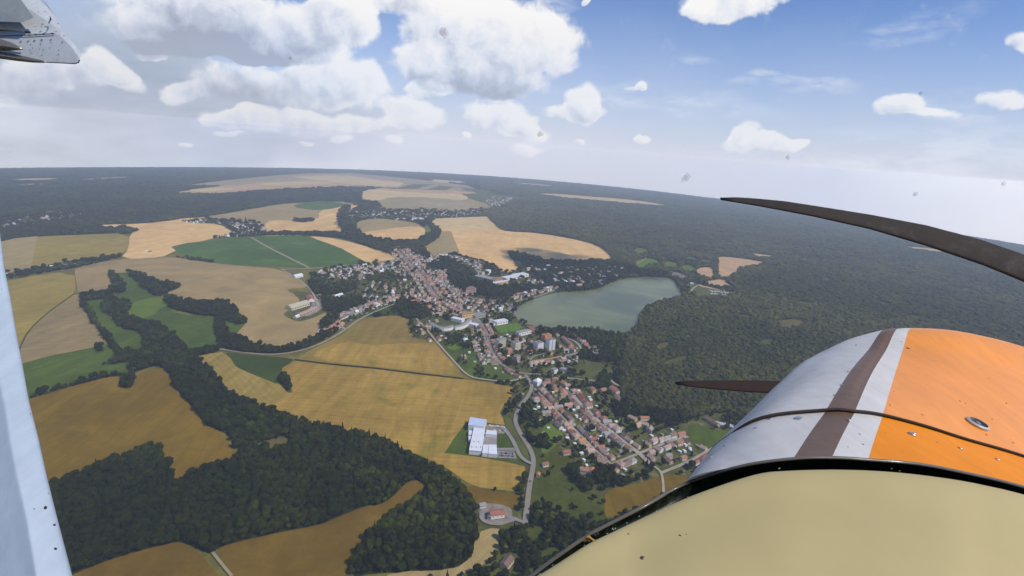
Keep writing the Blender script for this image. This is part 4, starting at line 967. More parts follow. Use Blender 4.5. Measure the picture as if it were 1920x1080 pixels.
ROOF['cream'] = plain('beige_sheet_roof', (.46, .40, .28)); M_blue = plain('pale_blue_render', (.36, .47, .66))
for q in BIG:
    x, y = G(*q[3]); BIGSPOT.append((x, y, max(q[5], q[6]) / 2 + 5))
_free = free
_kp = [[G(u, v) for u, v in e] for e in KEEP]
def free(x, y, r):
    if any(inside(np.array([x]), np.array([y]), e)[0] for e in _kp): return False
    for bx, by, br in BIGSPOT:
        if (bx - x) ** 2 + (by - y) ** 2 < (br + 4) ** 2: return False
    return _free(x, y, r)

E1 = 'along the straight street of the lower estate'
row([(1045, 722), (1075, 742), (1085, 755), (1097, 767), (1125, 794), (1147, 812), (1175, 835), (1196, 849)], E1, MIX_RED, 12, 13, rows=1, smooth=2, skip=.02)
row([(1006, 735), (1030, 757), (1060, 790), (1099, 828), (1116, 846), (1142, 868)], 'along the narrow inner street of the estate', MIX_RED, 11, 15, smooth=2)
row([(1000, 738), (1025, 770), (1055, 803), (1085, 835)], 'on the garden side of the estate, facing the country road', MIX_BROWN, 8, 17, (-1,))
row([(1020, 722), (1050, 742), (1072, 760), (1082, 780), (1100, 800), (1120, 822)], 'between the two parallel estate streets', MIX_RED, 5, 15, (1,))
row([(1131, 879), (1162, 866), (1198, 852)], 'below the cross street at the end of the estate', MIX_BROWN, 12, 15)
row([(1205, 849), (1225, 841), (1255, 829), (1285, 822)], 'along the cross street right of the estate', MIX_RED, 12, 17)
row([(1085, 888), (1110, 893), (1125, 882)], 'at the lowest left corner of the estate', MIX_RED, 4, 17, (1,))
row([(1215, 870), (1245, 862), (1280, 858), (1320, 850)], 'scattered below the cross street near the cowling', MIX_BROWN, 6, 26, (1, -1), skip=.4)
row([(1180, 790), (1215, 805), (1250, 812)], 'scattered in the green gardens right of the estate', MIX_PALE, 8, 26, (1, -1), skip=.45)
row([(1296, 868), (1312, 858), (1330, 846)], 'in the last row beside the cowling', MIX_BROWN, 9, 15)
row([(1003, 712), (1026, 714), (1060, 720)], 'at the top of the estate by the main road', MIX_BROWN, 7, 16, (1, -1))
row([(913, 640), (918, 660), (930, 677), (945, 690), (962, 702), (985, 712)], 'lining the outer side of the curved street', MIX_RED, 4, 11, (-1, ), skip=.02)
row([(990, 683), (1012, 680), (1040, 675), (1080, 668)], 'in the terrace below the flats', MIX_RED, 10, 12, (1, -1), skip=.03)
row([(1055, 650), (1075, 665)], 'in the small courtyard terrace right of the flats', MIX_RED, 12, 12, (1, -1), skip=.05)
row([(1074, 636), (1088, 645), (1095, 655)], 'beyond the flats beside the bend', MIX_RED, 13, 15, (-1, 1))
row([(1100, 650), (1118, 655), (1110, 668)], 'right of the flats in the trees', MIX_PALE, 8, 22, (1, -1), skip=.3)
row([(985, 640), (1000, 650), (1012, 645)], 'between the blocks of flats', MIX_RED, 8, 16, (1, -1), skip=.2)
row([(1040, 690), (1065, 694), (1078, 700)], 'in the gardens above the lower main road', MIX_PALE, 8, 26, (1, -1), skip=.3)
row([(1030, 628), (1070, 627), (1110, 630)], 'in the trees on the lake shore', MIX_PALE, 8, 30, (1, -1), skip=.4)
fill([(1003, 722), (1060, 728), (1105, 770), (1140, 800), (1190, 845), (1150, 868), (1110, 850), (1060, 800), (1020, 760)], 'between the gardens of the lower estate', MIX_BROWN, 17, street_angle((1097, 767), (1125, 794)), .9, shed=.45)
fill([(1060, 850), (1130, 855), (1195, 858), (1180, 880), (1130, 895), (1090, 890)], 'in the gardens at the bottom of the estate', MIX_BROWN, 20, street_angle((1131, 879), (1162, 866)), .4, shed=.6)
fill([(1170, 820), (1250, 815), (1290, 815), (1270, 850), (1220, 845)], 'in the gardens above the cross street', MIX_BROWN, 22, .3, .4, shed=.6)
fill([(1255, 845), (1330, 835), (1345, 855), (1300, 880), (1260, 880)], 'in the last row beside the cowling', MIX_BROWN, 20, .5, .6, shed=.3)
fill([(985, 630), (1030, 640), (1060, 640), (1095, 655), (1080, 672), (1040, 680), (990, 678), (960, 665), (945, 640)], 'between the blocks of flats', MIX_RED, 19, .4, .45, shed=.3)
fill([(1085, 640), (1150, 640), (1150, 660), (1110, 670)], 'right of the flats in the trees', MIX_PALE, 24, .4, .4)
fill([(1120, 728), (1165, 735), (1160, 760), (1130, 755)], 'around the guest house at the forest edge', MIX_BROWN, 20, .4, .5, shed=.5)
T = 'lining the main street through the old town'
row(MAIN[:13], T, MIX_RED, 13, 12, rows=2, skip=.03, smooth=2)
fill([(790, 525), (810, 560), (840, 590), (880, 585), (905, 572), (888, 560), (850, 548), (830, 530), (812, 520)], 'packed in the middle of the old town', MIX_RED, 17, street_angle((810, 546), (857, 580)), .9)
fill([(760, 570), (790, 556), (815, 570), (850, 590), (835, 597), (812, 590), (790, 580)], 'in the dense red roofed quarter left of the main street', MIX_RED, 16, street_angle((810, 546), (857, 580)), .95)
fill([(880, 560), (930, 565), (960, 572), (950, 590), (915, 592), (890, 585)], 'between the castle and the lake', MIX_BROWN, 21, .3, .7)
fill([(730, 468), (755, 462), (790, 480), (800, 500), (785, 520), (770, 505), (745, 492)], 'at the upper end of the old town', MIX_BROWN, 18, .8, .8)
fill([(590, 510), (650, 500), (740, 490), (770, 505), (765, 520), (700, 520), (650, 528), (600, 520)], 'in the upper western quarter under the green field', MIX_PALE, 19, street_angle((600, 503), (690, 495)), .85)
fill([(700, 530), (760, 520), (790, 530), (790, 556), (740, 562), (690, 566), (670, 555)], 'in the leafy western quarter of the town', MIX_BROWN, 24, .2, .6)
row([(630, 600), (660, 588), (700, 572), (740, 560), (790, 552)], 'along the western street below the town', MIX_BROWN, 10, 14, rows=1)
row([(600, 635), (628, 615), (645, 603)], 'in the short row on the western road', MIX_RED, 9, 14, (1, -1), skip=.15)
fill([(775, 605), (820, 600), (860, 606), (905, 618), (880, 625), (840, 615), (800, 615)], 'around the curved terrace below the square', MIX_BROWN, 20, .5, .55)
row([(790, 610), (800, 625), (815, 640)], 'beside the top of the field road', MIX_RED, 12, 20, (1, -1), skip=.3)
row([(797, 493), (819, 483), (842, 480), (865, 486), (885, 497), (897, 508)], 'on the ridge under the tan wheat field', MIX_PALE, 10, 15, rows=2, skip=.15)
row([(830, 508), (828, 524), (835, 537), (848, 546), (871, 556)], 'along the lane to the castle', MIX_BROWN, 11, 16, skip=.15)
row([(955, 560), (990, 552), (1020, 545), (1040, 540)], 'on the shore road by the dam', MIX_BROWN, 10, 17, skip=.2)
fill([(960, 530), (1000, 525), (1025, 530), (1010, 540), (975, 545)], 'right of the white factory complex', MIX_BROWN, 24, .4, .6)
fill([(970, 500), (1100, 500), (1175, 505), (1160, 520), (1120, 540), (1060, 545), (1020, 520)], 'hidden in the cottage wood above the lake', MIX_PALE, 36, .4, .75, scale=1.25)
fill([(1185, 475), (1215, 478), (1200, 492), (1185, 510), (1170, 505)], 'by the green meadow beyond the lake', MIX_PALE, 38, .4, .5)
fill([(870, 625), (905, 632), (915, 665), (950, 700), (920, 708), (880, 690), (855, 660)], 'scattered in the gardens inside the curve', MIX_PALE, 40, .4, .4, shed=.6)
fill([(596, 583), (612, 560), (600, 545), (590, 560)], 'on the farm beside the road', MIX_BROWN, 26, .4, .6)
NEARN = len(HOUSES)
fill([(640, 412), (660, 398), (720, 395), (790, 394), (860, 398), (905, 392), (908, 403), (860, 406), (815, 409), (740, 409), (690, 410)], 'in the far town', MIX_PALE, 30, .1, .6)
fill([(345, 415), (400, 412), (430, 414), (490, 421), (503, 439), (470, 443), (445, 432), (420, 420), (350, 419)], 'in the far left village', MIX_PALE, 26, .7, .75)
fill([(385, 446), (440, 438), (470, 440), (440, 445)], 'in the far left village', MIX_PALE, 26, .7, .75)
fill([(-20, 414), (40, 407), (150, 400), (155, 405), (110, 416), (30, 428), (-20, 432)], 'in the forest village at the far left', MIX_PALE, 40, .7, .5, scale=1.3)
fill([(908, 378), (925, 369), (965, 372), (945, 387), (925, 390)], 'in the far village by the forest', MIX_PALE, 40, .7, .5, scale=1.2)
fill([(15, 522), (60, 513), (140, 499), (150, 492), (60, 505), (15, 512)], 'in the village strip at the far left', MIX_PALE, 24, .3, .5)
fill([(270, 473), (300, 468), (300, 472), (280, 475)], 'on the tiny farm in the tan field', MIX_PALE, 24, .3, .7)
print('houses', len(HOUSES), NEARN)

# keep trees off the houses
hx = np.array([h[0] for h in HOUSES] + [b_[0] for b_ in BIGSPOT]); hy = np.array([h[1] for h in HOUSES] + [b_[1] for b_ in BIGSPOT])
hr = np.array([16.0 if 'cottage wood' in h[7] else 8.5 for h in HOUSES] + [b_[2] + 2 for b_ in BIGSPOT])
def off_houses(idx):
    keep = np.ones(len(idx), bool); X = C[idx, 0]; Y = C[idx, 1]
    for i in range(0, len(idx), 2000):
        s_ = slice(i, i + 2000)
        d2 = (X[s_, None] - hx) ** 2 + (Y[s_, None] - hy) ** 2
        keep[s_] = ~(d2 < (hr + 1) ** 2).any(1)
    return keep
for mname in ('town_tree',):
    idx = np.nonzero(town_tree)[0]; k_ = off_houses(idx); town_tree[idx[~k_]] = False

# the nearest 300 houses are things of their own, the others one mass each
order = sorted(range(len(HOUSES)), key=lambda i: HOUSES[i][0] ** 2 + HOUSES[i][1] ** 2)
indiv = []
for i in order:
    h = HOUSES[i]
    u, v, d_ = proj(np.array([h[0]]), np.array([h[1]]), np.array([cap(h[0], h[1])]))
    if len(indiv) < 262 and h[3] != 'shed' and not inside(u, v, cover)[0] and v[0] < 1075: indiv.append(i)
iset = set(indiv); nshed = 0
PV = {}
for i in indiv: PV[i] = float(proj(np.array([HOUSES[i][0]]), np.array([HOUSES[i][1]]), np.array([0.0]))[1][0])
AREAV = {}
for a_ in {HOUSES[i][7] for i in indiv}:
    q = sorted(PV[i] for i in indiv if HOUSES[i][7] == a_); AREAV[a_] = (q[len(q) // 3], q[2 * len(q) // 3])
SH = {'gable': 'gabled house', 'long': 'long gabled house', 'hip': 'hip roofed house', 'flat': 'flat roofed house', 'shed': 'shed'}
rest = {}
for i in order:
    x, y, rz, shape, wall, roof, sc, area = HOUSES[i]
    me_w, me_r, wd_, rd_, top = house_meshes(shape, wall, roof)
    z = cap(x, y) + .6
    if i in iset or (shape == 'shed' and nshed < 60):
        nm = 'house' if i in iset else 'garden_shed'
        if nm == 'garden_shed': nshed += 1
        e = empty(nm, (x, y, z), rz); e.scale = (sc, sc, sc)
        if nm == 'house':
            av = AREAV[area]; k3 = 0 if PV[i] < av[0] else (1 if PV[i] < av[1] else 2)
            lab = f"{roof} roofed {wall} {dict(gable='gabled', long='long', hip='hipped').get(shape, shape)} house {area}"
            for tail in (', ' + ('upper end', 'middle part', 'lower end')[k3], ''):
                if len((lab + tail).split()) <= 16: lab += tail; break
            if len(lab.split()) > 16: lab = f'{roof} roofed {wall} house {area}'
            tag(e, lab, 'house', f'houses {area}')
            link('chimney', CHIM, e) if shape in ('gable', 'long') else None
        else:
            lab = f'small {wall} shed with {roof} roof {area}'; lab = lab if len(lab.split()) <= 16 else f'{wall} shed {area}'; tag(e, lab, 'shed', f'sheds {area}')
        link('wall', me_w, e); link('roof', me_r, e)
    else:
        rest.setdefault(area, []).append((x, y, rz, sc, z, wd_, rd_, wall, roof))
for area, L_ in rest.items():
    vs = []; fs = []; mi = []; mats = []; mk = {}
    def slot(m_):
        if m_.name not in mk: mk[m_.name] = len(mats); mats.append(m_)
        return mk[m_.name]
    for x, y, rz, sc, z, (wv, wf, wm_), (rv, rf), wall, roof in L_:
        c, s = math.cos(rz) * sc, math.sin(rz) * sc
        for (V_, F_, M_) in ((wv, wf, wm_), (rv, rf, None)):
            b0 = len(vs)
            vs += [(x + a * c - b_ * s, y + a * s + b_ * c, z + q * sc) for a, b_, q in V_]
            for j, f in enumerate(F_):
                if M_ is not None and M_[j] == 1: continue
                fs.append(tuple(k + b0 for k in f)); mi.append(slot(WALL[wall]) if M_ is not None else slot(ROOF[roof]))
    o = link('distant_houses', mesh('distant_houses', vs, fs, mats, mi=mi))
    tag(o, f'small distant houses {area}'[:90], 'houses', kind='stuff')

# large single buildings
def box(vs, fs, x0, x1, y0, y1, z0, z1, bottom=False):
    b0 = len(vs)
    vs += [(x0, y0, z0), (x1, y0, z0), (x1, y1, z0), (x0, y1, z0), (x0, y0, z1), (x1, y0, z1), (x1, y1, z1), (x0, y1, z1)]
    fs += [(b0, b0 + 1, b0 + 5, b0 + 4), (b0 + 1, b0 + 2, b0 + 6, b0 + 5), (b0 + 2, b0 + 3, b0 + 7, b0 + 6), (b0 + 3, b0, b0 + 4, b0 + 7), (b0 + 4, b0 + 5, b0 + 6, b0 + 7)]
    if bottom: fs.append((b0 + 3, b0 + 2, b0 + 1, b0))
WINM = {}
def window_mesh(w_, h_):
    k = (w_, h_)
    if k not in WINM:
        vs, fs = [], []; box(vs, fs, -w_ / 2, w_ / 2, -.06, .06, -h_ / 2, h_ / 2, True)
        WINM[k] = mesh('window', vs, fs, M_win)
    return WINM[k]
def build_big(q):
    name, label, cat, p0, p1, L, Wd, Hh, kind, wall, roof = q
    x, y = G(*p0); x1, y1 = G(*p1); rz = math.atan2(y1 - y, x1 - x)
    e = empty(name, (x, y, cap(x, y) + 1.3), rz); tag(e, label, cat)
    a, b_ = L / 2, Wd / 2
    if kind == 'round':
        n = 20; vs = []; fs = []
        for z, r in ((-2, a), (Hh, a)):
            vs += [(math.cos(2 * math.pi * i / n) * r, math.sin(2 * math.pi * i / n) * r, z) for i in range(n)]
        fs = [(i, (i + 1) % n, n + (i + 1) % n, n + i) for i in range(n)]
        link('wall', mesh('wall', vs, fs, WALL[wall]), e)
        vs = [(math.cos(2 * math.pi * i / n) * a * 1.02, math.sin(2 * math.pi * i / n) * a * 1.02, Hh + .02) for i in range(n)] + [(0, 0, Hh + 3)]
        link('roof', mesh('roof', vs, [(i, (i + 1) % n, n) for i in range(n)] + [tuple(range(n))[::-1]], ROOF[roof]), e)
        return
    vs, fs = [], []
    box(vs, fs, -a, a, -b_, b_, -3, Hh)
    if kind == 'gable':
        rh2 = Wd * .28; vs += [(-a, 0, Hh + rh2 - .15), (a, 0, Hh + rh2 - .15)]; fs += [(4, 7, 8)[::-1], (5, 6, 9)]
    link('wall', mesh('wall', vs, fs, WALL[wall]), e)
    if kind == 'gable':
        o = .7; k = o * rh2 / b_
        rv = [(-a - o, -b_ - o, Hh - k), (-a - o, 0, Hh + rh2), (-a - o, b_ + o, Hh - k), (a + o, -b_ - o, Hh - k), (a + o, 0, Hh + rh2), (a + o, b_ + o, Hh - k)]
        rv += [(p, q_, z + .25) for p, q_, z in rv]
        rf = [(0, 1, 4, 3), (1, 2, 5, 4), (6, 9, 10, 7), (7, 10, 11, 8), (0, 6, 7, 1), (1, 7, 8, 2), (3, 4, 10, 9), (4, 5, 11, 10), (0, 3, 9, 6), (2, 8, 11, 5)]
        link('roof', mesh('roof', rv, rf, ROOF[roof]), e)
    elif kind == 'hip':
        rv = [(-a - .6, -b_ - .6, Hh - .1), (a + .6, -b_ - .6, Hh - .1), (a + .6, b_ + .6, Hh - .1), (-a - .6, b_ + .6, Hh - .1), (-a * .35, 0, Hh + Wd * .38), (a * .35, 0, Hh + Wd * .38)]
        link('roof', mesh('roof', rv, [(0, 1, 5, 4), (1, 2, 5), (2, 3, 4, 5), (3, 0, 4), (3, 2, 1, 0)], ROOF[roof]), e)
    else:
        vs, fs = [], []; box(vs, fs, -a - .25, a + .25, -b_ - .25, b_ + .25, Hh + .02, Hh + .55, True)
        if name in ('apartment_block',): box(vs, fs, -a * .25, a * .2, -b_ * .3, b_ * .3, Hh + .56, Hh + 2.8)
        elif L > 30:
            for j in range(3): box(vs, fs, -a * .7 + j * a * .6, -a * .7 + j * a * .6 + 3, -2, 1.5, Hh + .56, Hh + 1.5)
        link('roof', mesh('roof', vs, fs, ROOF[roof]), e)
    if name == 'apartment_block':
        nfl = int((Hh - 1) / 3); m_ = window_mesh(1.7, 1.5)
        for f in range(nfl):
            for j in range(max(2, int(L / 4.2))):
                xx = -a + 2.4 + j * (L - 4.8) / max(1, int(L / 4.2) - 1)
                o = link('window', m_, e, (xx, -b_ - .05, 1.8 + f * 3))
            for j in range(3):
                o = link('window', m_, e, (a + .05, -b_ + 3 + j * (Wd - 6) / 2, 1.8 + f * 3)); o.rotation_euler = (0, 0, math.pi / 2)
        if 'blue stripe' in label:
            vs, fs = [], []; box(vs, fs, -1.3, 1.3, -b_ - .35, -b_ - .15, 0, Hh, True); box(vs, fs, a + .15, a + .35, -1.4, 1.4, 0, Hh, True)
            link('stripe', mesh('stripe', vs, fs, M_blue), e)
    elif kind != 'hip' and L >= 40:
        m_ = window_mesh(4.5, 2.0)
        for j in range(int(L / 9)):
            link('window', m_, e, (-a + 5 + j * (L - 10) / max(1, int(L / 9) - 1), -b_ - .05, Hh * .55))
    if kind == 'gable' and Hh < 9 and L < 40:
        m_ = window_mesh(1.3, 1.3)
        for j in range(3): link('window', m_, e, (-a * .6 + j * a * .6, -b_ - .05, Hh * .5))
for q in BIG: build_big(q)

# the white factory, traced on the ground
fac = empty('factory', (*G(905, 825), cap(*G(905, 825)) + 1.5)); tag(fac, 'large white factory with flat roofs beside the golden stubble field', 'factory')
fo = Vector(fac.location)
M_fw = plain('white_cladding', (.70, .70, .70), .55, .4, .05, .1); M_fr = plain('white_factory_roof', (.74, .75, .78), .6, .3, .06, .08); M_fb = plain('pale_blue_sheet_roof', (.55, .62, .78), .5, .4, .05, .08)
def block(px, h_, roofm, pname, z0=0.0):
    g = [G(u, v) for u, v in px]
    area_ = sum(g[i][0] * g[(i + 1) % len(g)][1] - g[(i + 1) % len(g)][0] * g[i][1] for i in range(len(g)))
    if area_ < 0: g = g[::-1]
    n = len(g); vs = [(x - fo.x, y - fo.y, -2) for x, y in g] + [(x - fo.x, y - fo.y, h_) for x, y in g]
    fs = [(i, (i + 1) % n, n + (i + 1) % n, n + i) for i in range(n)]
    wl = link(pname + '_wall', mesh(pname + '_wall', vs, fs, M_fw), fac)
    cx, cy = sum(q[0] for q in g) / n, sum(q[1] for q in g) / n
    gg = [(cx + (x - cx) * 1.02, cy + (y - cy) * 1.02) for x, y in g]
    vs = [(x - fo.x, y - fo.y, h_ + .05) for x, y in gg] + [(x - fo.x, y - fo.y, h_ + .6) for x, y in gg]
    link(pname + '_roof', mesh(pname + '_roof', vs, fs + [tuple(range(n, 2 * n)), tuple(range(n))[::-1]], roofm), fac)
    # cladding joints
    return g
block([(877.5, 809), (905, 811), (912, 799), (881, 794)], 11, M_fb, 'high_hall')
block([(879, 853), (902, 855), (909, 813), (888, 810.5)], 7.5, M_fr, 'main_hall')
block([(903.5, 857), (914, 858), (915, 841.5), (906, 841.5)], 6, M_fr, 'office')
block([(915, 858.3), (931.5, 860), (930.5, 842), (915.8, 841.7)], 6.3, M_fr, 'office')
block([(910, 820), (931, 822), (930.5, 814.5), (912, 813)], 5, M_fr, 'loading_bay')
block([(878, 821.5), (885.5, 821.5), (886.5, 814), (879, 813.5)], 5, M_fr, 'annex')
block([(878, 830), (884, 830), (885, 823.8), (878.5, 823.8)], 4.5, M_fr, 'annex')
for j in range(5):   # roof fans
    u, v = 884 + j * 4.2, 848 - (j % 2) * 10; gx, gy = G(u, v); vs, fs = [], []
    box(vs, fs, -.8, .8, -.8, .8, 8.15, 9.1); link('roof_vent', mesh('roof_vent', vs, fs, M_asph), fac, (gx - fo.x, gy - fo.y, 0))
vs, fs = [], []
# curved terraces
for (line, lb) in (([(808, 611), (817, 617), (829, 620), (842, 619), (848, 616)], 'curved white terrace of houses, left one below the square'), ([(852, 618), (862, 617), (873, 612), (880, 605)], 'curved white terrace of houses, right one below the square')):
    g = [G(u, v) for u, v in chaikin(line, 1, closed=False)]
    e = empty('terrace', (*g[0], cap(*g[0]) + 1)); tag(e, lb, 'terrace')
    vs, fs, rv, rf = [], [], [], []
    for i, q in enumerate(g):
        a = g[max(0, i - 1)]; c = g[min(len(g) - 1, i + 1)]; dx, dy = c[0] - a[0], c[1] - a[1]; L = math.hypot(dx, dy); nx, ny = -dy / L * 6.5, dx / L * 6.5
        X, Y = q[0] - g[0][0], q[1] - g[0][1]
        vs += [(X - nx, Y - ny, -2), (X - nx, Y - ny, 8), (X + nx, Y + ny, 8), (X + nx, Y + ny, -2)]
        rv += [(X - nx * 1.06, Y - ny * 1.06, 8.05), (X, Y, 10), (X + nx * 1.06, Y + ny * 1.06, 8.05)]
        if i:
            b0 = 4 * i; fs += [(b0 - 4, b0, b0 + 1, b0 - 3), (b0 - 2, b0 + 2, b0 + 3, b0 - 1)]; r0 = 3 * i; rf += [(r0 - 3, r0, r0 + 1, r0 - 2), (r0 - 2, r0 + 1, r0 + 2, r0 - 1)]
    n_ = len(vs); fs += [(0, 1, 2, 3), (n_ - 1, n_ - 2, n_ - 3, n_ - 4)]
    link('wall', mesh('wall', vs, fs, WALL['white']), e); link('roof', mesh('roof', rv, rf, ROOF['grey']), e)

# pitch and court
sheet('sports_pitch', [(927, 614), (970, 607), (980, 615), (966, 623), (936, 627)], 10, M_pitch, 0, label='bright green football pitch by the lake')
sheet('clay_court', [(989, 613), (1001, 613), (1009, 622), (998, 625)], 10, M_brook, 0, label='red clay court right of the pitch')
sheet('square', [(860, 586), (876, 582), (900, 600), (910, 615), (898, 612), (880, 600)], 7, M_yard, 1, label='pale paved town square')
sheet('farm_yard', [(568, 590), (584, 576), (587, 556), (597, 562), (606, 575), (596, 586), (575, 595)], 5, M_gravel, 1, label='bare yard of the farm in the field')
sheet('farm_yard', [(898, 965), (904, 958), (912, 955), (914, 960), (906, 968), (908, 978), (932, 983), (950, 978), (958, 970), (972, 973), (968, 978), (955, 982), (938, 988), (912, 985), (899, 976)], 8, M_yard, 1, label='pale drive looping round the small farmyard')
sheet('shore', [(955, 583), (962, 572), (972, 574), (966, 590), (960, 595)], 6, M_yard, 1, label='pale concrete shore at the lake corner')

# parked cars
CARC = {'white': (.75, .75, .75), 'silver': (.45, .46, .48), 'red': (.45, .04, .03), 'blue': (.05, .10, .28), 'black': (.02, .02, .022)}
def car_body(col):
    bm = bmesh.new()
    def ring(pts): return [bm.verts.new(p) for p in pts]
    prof = [(-2.15, .35), (-2.2, .8), (-1.3, .95), (1.2, .9), (2.1, .78), (2.15, .35)]
    A = ring([(x, -.88, z) for x, z in prof]); B = ring([(x, .88, z) for x, z in prof])
    for i in range(6): bm.faces.new((A[i], A[(i + 1) % 6], B[(i + 1) % 6], B[i]))
    bm.faces.new(A[::-1]); bm.faces.new(B)
    me = bpy.data.meshes.new('body'); bm.to_mesh(me); bm.free(); me.materials.append(plain(col + '_car_paint', CARC[col], .3, .5, .03, coat=.6)); return me
def cabin():
    bm = bmesh.new(); p = [(-1.7, .93), (-1.25, 1.42), (.35, 1.42), (1.05, .92)]
    A = [bm.verts.new((x, -.78 if z < 1 else -.62, z)) for x, z in p]; B = [bm.verts.new((x, .78 if z < 1 else .62, z)) for x, z in p]
    for i in range(4): bm.faces.new((A[i], A[(i + 1) % 4], B[(i + 1) % 4], B[i]))
    bm.faces.new(A[::-1]); bm.faces.new(B); me = bpy.data.meshes.new('cabin'); bm.to_mesh(me); bm.free(); me.materials.append(M_win); return me
def wheels():
    bm = bmesh.new(); bmesh.ops.create_cone(bm, cap_ends=True, segments=10, radius1=.33, radius2=.33, depth=.22, matrix=Matrix.Rotation(math.pi / 2, 4, 'X'))
    me = bpy.data.meshes.new('wheel'); bm.to_mesh(me); bm.free(); me.materials.append(plain('tyre_rubber', (.02, .02, .02))); return me
CB = {c: car_body(c) for c in CARC}; CAB = cabin(); WH = wheels()
def car(x, y, rz, col, label, group, z=2.0):
    e = empty('parked_car', (x, y, cap(x, y) + z), rz); tag(e, label, 'car', group)
    link('body', CB[col], e); link('cabin', CAB, e)
    for sx in (-1.35, 1.35):
        for sy in (-.8, .8): link('wheel', WH, e, (sx, sy, .33))
ang = street_angle((932, 846), (960, 848))
for j in range(11):
    for r_ in range(2):
        x, y = G(937 + j * 2.6, 851.5 + r_ * 4.5 + j * .15)
        c = ['white', 'silver', 'white', 'black', 'blue', 'silver', 'white', 'red'][(j * 3 + r_) % 8]
        car(x, y, ang + 1.57, c, f'{c} car parked in the small car park right of the factory', f'{c} cars in the factory car park', 7 * LAYER)
for p, c, lb in (((968, 797), 'white', 'white car driving on the country road past the factory'), ((1100, 771), 'red', 'red car at the top of the straight estate street'), ((1133, 800), 'silver', 'silver car parked on the straight estate street'),
                 ((994, 905), 'blue', 'blue car on the country road below the junction'), ((910, 625), 'white', 'white car on the main street below the square')):
    car(*G(*p), ang + 1.2, c, lb, None, 10 * LAYER)
sheet('car_park', [(934, 849), (966, 850), (968, 861), (934, 860)], 6, M_yard, 0, label='pale car park of the factory')
# material heaps in the factory yard
M_heap = plain('pale_rubble', (.60, .56, .50), var=.25, scale=.4)
for j in range(12):
    x, y = G(919 + j * 2.6 + rh_.uniform(-1, 1), 799.5 + .3 * j + rh_.uniform(-.6, .6) + (7 if j % 4 == 3 else 0)); bm = bmesh.new(); bmesh.ops.create_icosphere(bm, subdivisions=2, radius=1)
    for v in bm.verts: v.co = Vector((v.co.x * rh_.uniform(2.2, 2.8), v.co.y * rh_.uniform(1.8, 2.3), max(-.3, v.co.z) * rh_.uniform(1.4, 1.9)))
    me = bpy.data.meshes.new('rubble_heap'); bm.to_mesh(me); bm.free(); me.materials.append(M_heap)
    tag(link('rubble_heap', me, None, (x, y, cap(x, y) + 1.5)), 'pale rubble heap along the upper rim of the factory yard', 'heap', 'pale rubble heaps in the factory yard')
# caravans on the camp site
vs, fs = [], []; box(vs, fs, -3.2, 3.2, -1.4, 1.4, .5, 2.9, True); CVB = mesh('body', vs, fs, plain('caravan_white', (.78, .77, .74), .5))
vs, fs = [], []; box(vs, fs, -1.2, 1.2, -1.43, 1.43, 1.5, 2.2, True); CVW = mesh('window', vs, fs, M_win)
for j in range(26):
    r_ = j // 13; x, y = G(1331 + (j % 13) * 2.9 + r_ * 2 + rh_.uniform(-.8, .8), 546.5 + r_ * 5 + (j % 13) * .35 + rh_.uniform(-1, 1))
    e = empty('caravan', (x, y, cap(x, y) + 1), rh_.uniform(1.2, 1.9)); e.scale = (1.5, 1.5, 1.2)
    tag(e, 'white caravan standing in rows on the camp site meadow', 'caravan', 'white caravans on the camp site'); link('body', CVB, e); link('window', CVW, e)
for j, (u, v) in enumerate([(1275, 540), (1281, 542), (1287, 541), (1297, 534), (1301, 558), (1288, 558), (1380, 549), (1384, 550)]):
    x, y = G(u, v); e = empty('camp_hut', (x, y, cap(x, y) + 1), .4 * j); w1, r1, *_ = house_meshes('gable', 'white', 'white')
    tag(e, 'white hut at the lake end of the camp site' if j < 6 else 'white hut at the forest corner of the camp site', 'hut', 'white huts at the lake end of the camp site' if j < 6 else 'white huts at the forest corner'); link('wall', w1, e); link('roof', r1, e)
# polytunnel frames behind the cowling edge
x, y = G(1357, 799); e = empty('greenhouse', (x, y, cap(x, y) + 1), street_angle((1345, 797), (1370, 802))); tag(e, 'white framed glass greenhouse just left of the cowling', 'greenhouse')
vs, fs = [], []; box(vs, fs, -17, 17, -6, 6, -1, 3); link('wall', mesh('wall', vs, fs, plain('grey_glass', (.18, .2, .2), .2)), e)
for j in range(7):
    vs, fs = [], []; box(vs, fs, -17.1, 17.1, -.3, .3, 3.05, 3.5, True); link('frame', mesh('frame', vs, fs, WALL['white']), e, (0, -6 + j * 2, 0))
for j in range(8):
    vs, fs = [], []; box(vs, fs, -.3, .3, -6.2, 6.2, 3.1, 3.6, True); link('frame', mesh('frame', vs, fs, WALL['white']), e, (-17 + j * 4.86, 0, 0))

